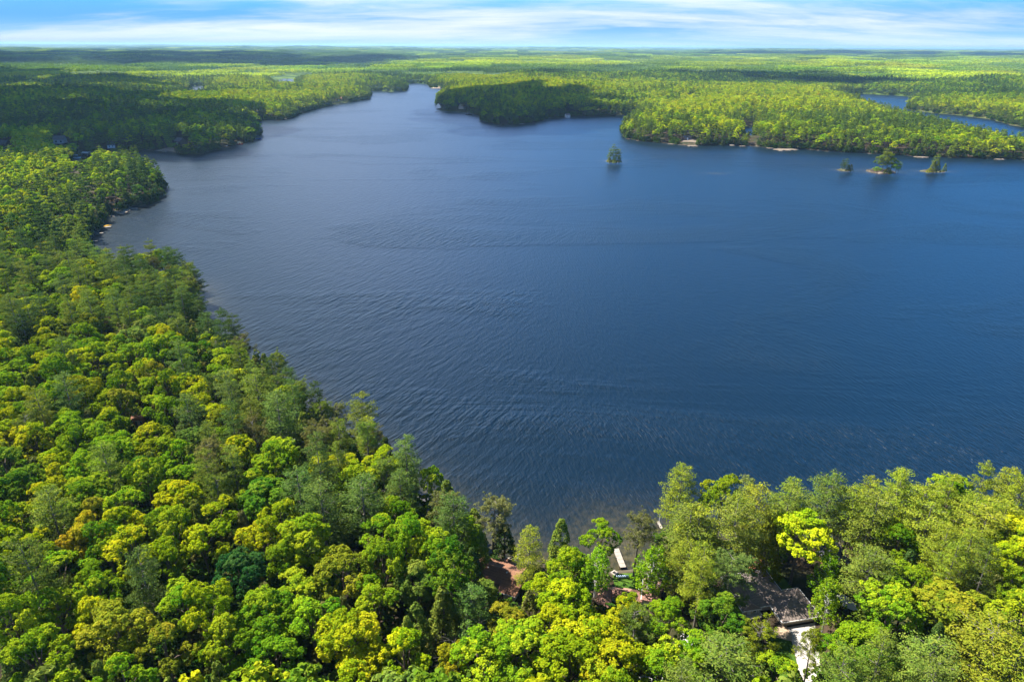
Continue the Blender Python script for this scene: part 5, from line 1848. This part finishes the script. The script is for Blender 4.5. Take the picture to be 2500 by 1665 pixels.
def scatter(name, label, X, Y, Z, K_, SX, SZ, T_, coll, seed):
    me_ = bpy.data.meshes.new(name)
    k = len(X)
    me_.vertices.add(k)
    me_.vertices.foreach_set('co', np.stack([X, Y, Z], -1).astype(np.float32).ravel())
    at = me_.attributes.new('kind_index', 'INT', 'POINT')
    at.data.foreach_set('value', K_.astype(np.int32))
    at = me_.attributes.new('size', 'FLOAT_VECTOR', 'POINT')
    at.data.foreach_set('vector', np.stack([SX, SX, SZ], -1).astype(np.float32).ravel())
    at = me_.attributes.new('turn', 'FLOAT_VECTOR', 'POINT')
    rq = np.random.default_rng(seed)
    tr_ = np.zeros((k, 3))
    tr_[:, 2] = rq.uniform(0, 6.28, k) if seed != 99 else rq.integers(0, 4, k) * math.pi / 2
    at.data.foreach_set('vector', tr_.astype(np.float32).ravel())
    at = me_.attributes.new('tint', 'FLOAT_COLOR', 'POINT')
    at.data.foreach_set('color', np.concatenate([T_, np.ones((k, 1))], 1).astype(np.float32).ravel())
    o = link(name, me_)
    tag(o, label, None, None, 'stuff')
    ng = bpy.data.node_groups.new(name, 'GeometryNodeTree')
    ng.interface.new_socket('Geometry', in_out='INPUT', socket_type='NodeSocketGeometry')
    ng.interface.new_socket('Geometry', in_out='OUTPUT', socket_type='NodeSocketGeometry')
    gi = ng.nodes.new('NodeGroupInput')
    go = ng.nodes.new('NodeGroupOutput')
    ci = ng.nodes.new('GeometryNodeCollectionInfo')
    ci.inputs['Collection'].default_value = coll
    ci.inputs['Separate Children'].default_value = True
    ci.inputs['Reset Children'].default_value = True
    iop = ng.nodes.new('GeometryNodeInstanceOnPoints')
    iop.inputs['Pick Instance'].default_value = True

    def na(nm, ty):
        q_ = ng.nodes.new('GeometryNodeInputNamedAttribute')
        q_.data_type = ty
        q_.inputs[0].default_value = nm
        return q_.outputs[0]
    L = ng.links.new
    L(gi.outputs[0], iop.inputs['Points'])
    L(ci.outputs[0], iop.inputs['Instance'])
    L(na('kind_index', 'INT'), iop.inputs['Instance Index'])
    L(na('size', 'FLOAT_VECTOR'), iop.inputs['Scale'])
    er = ng.nodes.new('FunctionNodeEulerToRotation')
    L(na('turn', 'FLOAT_VECTOR'), er.inputs[0])
    L(er.outputs[0], iop.inputs['Rotation'])
    L(iop.outputs[0], go.inputs[0])
    md = o.modifiers.new('wood', 'NODES')
    md.node_group = ng
    return o


# bushes leaning over the far waterlines
NB = 900000
br = np.sqrt(r3.uniform(412 ** 2, 1900 ** 2, NB))
ba = r3.uniform(R(-40), R(40), NB)
bx2, by2 = br * np.sin(ba), br * np.cos(ba)
cell_d = None
gi_ = np.clip(np.searchsorted(RR, br) - 1, 0, len(RR) - 2)
ti2 = np.clip(((ba - th_in[0]) / (th_in[1] - th_in[0])).astype(int), 0, len(th_in) - 2)
bd = GD.reshape(len(RR), len(TH))[gi_, ti2]
okk = (bd > -4) & (bd < 7)
bx2, by2 = bx2[okk], by2[okk]
bd = sdf(bx2, by2)
okk = (bd > 0.2) & (bd < 4)
bx2, by2, bd = bx2[okk], by2[okk], bd[okk]
for (ix, iy, rx, ry) in ISLES:
    okk = np.hypot(bx2 - ix, by2 - iy) > 40
    bx2, by2, bd = bx2[okk], by2[okk], bd[okk]
bz2 = height(bx2, by2, bd)
okk = ~covers(bx2, by2, bz2, 2.0, 4.0, CLEAR_FAR)
bx2, by2, bz2 = bx2[okk], by2[okk], bz2[okk]
bk = r3.choice([0, 1, 7, 7], len(bx2))
bs = np.where(bk == 7, r3.uniform(1.4, 2.4, len(bx2)) / 2.0, r3.uniform(1.6, 2.6, len(bx2)) / 4.2)
bh = np.where(bk == 7, r3.uniform(3, 6.5, len(bx2)) / 11, r3.uniform(3.5, 5.5, len(bx2)) / 11)
bz2 = bz2 - np.where(bk == 7, 0.2, bh * 4.0)
bt = np.array([(0.06, 0.13, 0.016), (0.04, 0.085, 0.018), (0.10, 0.17, 0.016), (0.09, 0.10, 0.03)])[r3.integers(0, 4, len(bx2))]
print('shore bushes', len(bx2))

# low growth between the near trunks
NU = 26000
ur = np.sqrt(r3.uniform(42 ** 2, 420 ** 2, NU))
ua = r3.uniform(R(-46), R(46), NU)
ux, uy = ur * np.sin(ua), ur * np.cos(ua)
ud_ = sdf(ux, uy)
okk = ud_ > 0.6
for hx, hy, hr in HOMES:
    okk &= np.hypot(ux - hx, uy - hy) > hr + 1.0
ux, uy, ud_ = ux[okk], uy[okk], ud_[okk]
uz = height(ux, uy, ud_)
okk = ~covers(ux, uy, uz, 1.5, 3.0, CLEAR)
ux, uy, uz = ux[okk], uy[okk], uz[okk]
uk = r3.choice([0, 1, 2, 3, 7], len(ux))
us = r3.uniform(1.2, 2.4, len(ux)) / 4.2
us = np.where(uk == 7, us * 2.1, us)
uh = r3.uniform(2.0, 4.6, len(ux)) / np.where(uk == 7, 11, 9.0)
uz = uz - np.where(uk == 7, 0, uh * 3.5)
ut = np.array([(0.075, 0.14, 0.014), (0.045, 0.10, 0.014), (0.10, 0.17, 0.014), (0.12, 0.13, 0.03)])[r3.integers(0, 4, len(ux))]

scatter('forest', 'dense mixed wood of pines and lime broadleaf trees round the lake', AX, AY, AZ, AK, ASX, ASZ, AT, FARCOL, 77)

scatter('undergrowth', 'low shrubs and saplings on the shaded forest floor', ux, uy, uz, uk, us, uh, ut, FARCOL, 78)

scatter('shore_bushes', 'dark bushes along the far waterlines', bx2, by2, bz2, bk, bs, bh, bt, FARCOL, 79)

# farther still: patches of wood 110 m across
TILES = bpy.data.collections.new('far_wood_sources')
TW = 112.0
M_TILE, n = mat('distant_leaves')
ti = n.new('ShaderNodeAttribute', attribute_type='INSTANCER', attribute_name='tint')
lv = n.new('ShaderNodeAttribute', attribute_name='lv')
hs = n.new('ShaderNodeHueSaturation', {'Color': ti.outputs['Color']})
n.set(hs, 'Value', n.math('ADD', 0.60, n.math('MULTIPLY', lv.outputs['Fac'], 0.8)))
n.set(hs, 'Hue', n.math('ADD', 0.515, n.math('MULTIPLY', lv.outputs['Fac'], -0.03)))
dif = n.new('ShaderNodeBsdfDiffuse', {0: hs.outputs[0]})
trn = n.new('ShaderNodeBsdfTranslucent', {0: hs.outputs[0]})
out(n, n.new('ShaderNodeMixShader', {0: 0.25, 1: dif.outputs[0], 2: trn.outputs[0]}).outputs[0])
for ti_, share in enumerate((0.05, 0.3, 0.6, 0.9)):
    L_ = Leaves(900 + ti_)
    rq = L_.r
    n_t = 230
    for j in range(n_t):
        x, y = rq.uniform(-TW / 2 - 3, TW / 2 + 3, 2)
        con_ = rq.uniform() < share
        tone = rq.uniform(0.25, 0.95) * (0.55 if con_ and share < 0.8 else 1.0)
        if con_:
            h = rq.uniform(13, 20)
            for q_ in range(13):
                t = q_ / 12
                rd = 3.2 * (1 - t) + 0.3
                an = rq.uniform(0, 6.28)
                L_.add([(x + math.cos(an) * rd * 0.55, y + math.sin(an) * rd * 0.55, h * (0.42 + 0.58 * t))], [(math.cos(an) * 0.7, math.sin(an) * 0.7, 0.8)], 2.6 * (1 - t * 0.6), 0.6, tone)
        else:
            h = rq.uniform(11, 15)
            rd = rq.uniform(3.4, 5.2)
            d = sph(rq, 26, -0.1)
            L_.add(np.array((x, y, h - rd * 0.9)) + d * np.array((rd, rd, rd * 0.9)) * rq.uniform(0.8, 1.05, (len(d), 1)), d + rq.normal(0, 0.35, d.shape) + np.array((0, 0, 0.2)), 2.3, 0.8, tone)
    TILES.objects.link(bpy.data.objects.new('tile_%d' % ti_, L_.mesh('far_wood', M_TILE)))
xs = np.arange(-11000, 11000, TW)
ys = np.arange(1200, 14500, TW)
GXX, GYY = np.meshgrid(xs, ys)
GXX, GYY = GXX.ravel(), GYY.ravel()
rrr = np.hypot(GXX, GYY)
azz = np.degrees(np.arctan2(GXX, GYY))
okk = (rrr > 1950 + TW * 0.35) & (rrr < 14000) & (np.abs(azz) < 42)
GXX, GYY = GXX[okk], GYY[okk]
dd = sdf(GXX, GYY)
okk = dd > TW * 0.42
GXX, GYY, dd = GXX[okk], GYY[okk], dd[okk]
gzz = height(GXX, GYY, dd)
con, lim = stand(GXX, GYY, gzz + 10)
con = con + 0.9 * snoise(GXX, GYY * 0.6, 1300, 61, 3)
lim = lim - 0.5 * snoise(GXX, GYY * 0.6, 1300, 61, 3)
sh = np.clip(1 / (1 + np.exp(-(con * 3.2 - 0.5))), 0, 0.999)
ki = (sh * 4).astype(int)
tb_ = tints(np.zeros(len(GXX), bool), lim + 0.1, r3)
tp_ = tints(np.ones(len(GXX), bool), lim, r3)
tt = tb_ * (1 - sh[:, None]) + tp_ * sh[:, None]
one = np.ones(len(GXX))
print('tiles', len(GXX))
scatter('distant_forest', 'endless green forest running back to the horizon', GXX, GYY, gzz, ki, one, one, tt, TILES, 99)

# ------------------------------------------------------------------ clouds whose shadows lie on the far woods
M_CLOUD, n = mat('cloud')
c_d = n.new('ShaderNodeBsdfDiffuse', {0: (0.92, 0.93, 0.95, 1)})
c_t = n.new('ShaderNodeBsdfTranslucent', {0: (0.7, 0.72, 0.75, 1)})
out(n, n.new('ShaderNodeMixShader', {0: 0.3, 1: c_d.outputs[0], 2: c_t.outputs[0]}).outputs[0])


def cloud(label, outline, alt, seed):
    """a cumulus hung so that the sun throws its shadow on the given stretch of wood"""
    pts = [P(u_ * S, v_ * S, 12) for u_, v_ in outline]
    k = (alt - 12) / SUN_DIR.z
    off = (SUN_DIR.x * k, SUN_DIR.y * k)
    xs_ = [p_[0] for p_ in pts]
    ys_ = [p_[1] for p_ in pts]
    rc = random.Random(seed)
    bm = bmesh.new()
    area = (max(xs_) - min(xs_)) * (max(ys_) - min(ys_))
    step = max(70.0, math.sqrt(area) / 9)

    def inside(x, y):
        c = False
        j = len(pts) - 1
        for i in range(len(pts)):
            if (pts[i][1] > y) != (pts[j][1] > y) and x < (pts[j][0] - pts[i][0]) * (y - pts[i][1]) / (pts[j][1] - pts[i][1]) + pts[i][0]:
                c = not c
            j = i
        return c
    y = min(ys_)
    while y < max(ys_):
        x = min(xs_)
        while x < max(xs_):
            xx, yy = x + rc.uniform(-.3, .3) * step, y + rc.uniform(-.3, .3) * step
            if inside(xx, yy):
                rad = step * rc.uniform(0.55, 0.85)
                bmesh.ops.create_icosphere(bm, subdivisions=2, radius=1.0, matrix=Matrix.Translation((xx + off[0], yy + off[1], alt + rc.uniform(0, 0.3) * rad)) @ Matrix.Diagonal((rad, rad, rad * 0.35, 1)))
            x += step
        y += step
    me_ = bpy.data.meshes.new('cloud')
    bm.to_mesh(me_)
    bm.free()
    me_.polygons.foreach_set('use_smooth', [True] * len(me_.polygons))
    me_.materials.append(M_CLOUD)
    tag(link('cloud', me_), label, None, None, 'structure')


cloud('low cumulus shading the left hill', [(-300, 355), (-60, 380), (80, 350), (240, 345), (420, 330), (600, 310), (610, 270), (560, 252), (430, 238), (250, 226), (0, 220), (-300, 215)], 700, 1)
cloud('cumulus shading the wood behind the left hill', [(-300, 205), (0, 208), (180, 212), (330, 212), (400, 205), (330, 192), (200, 182), (60, 172), (-300, 165)], 800, 2)
cloud('cumulus shading the round point', [(985, 258), (1090, 275), (1180, 292), (1300, 275), (1430, 268), (1470, 245), (1400, 228), (1250, 212), (1120, 205), (1040, 212), (1000, 235)], 700, 3)
cloud('broad cumulus shading the distant left woods', [(-400, 152), (100, 153), (420, 160), (600, 163), (780, 158), (930, 148), (850, 139), (600, 132), (200, 128), (-400, 124)], 1200, 4)
cloud('cumulus shading the distant right woods', [(1540, 188), (1700, 192), (1950, 200), (2060, 196), (2000, 185), (1800, 176), (1600, 172)], 900, 5)
cloud('far cumulus over the right horizon woods', [(1650, 131), (2000, 134), (2500, 140), (2500, 132), (2000, 127), (1700, 126)], 1500, 6)

# ------------------------------------------------------------------ the air itself
M_HAZE = bpy.data.materials.new('haze')
M_HAZE.use_nodes = True
n = NT(M_HAZE.node_tree)
pv = n.new('ShaderNodeVolumePrincipled', {'Color': (0.42, 0.72, 1.0, 1), 'Density': 5.2e-5 / K, 'Anisotropy': 0.2})
ov = n.new('ShaderNodeOutputMaterial')
n.t.links.new(pv.outputs[0], ov.inputs['Volume'])
hb = MB().box(0, 0, 56, 90000, 90000, 122)
haze = hb.obj('haze', M_HAZE)
tag(haze, 'thin blue summer haze over lake and woods', None, None, 'stuff')

# ------------------------------------------------------------------ to real size
for o in list(scene.objects):
    if o.parent is None:
        if o is cam:
            o.matrix_world = Matrix.Translation((0, 0, CAMZ * K)) @ CM.to_4x4()
        elif o is not sun:
            o.location = o.location * K
            o.scale = o.scale * K
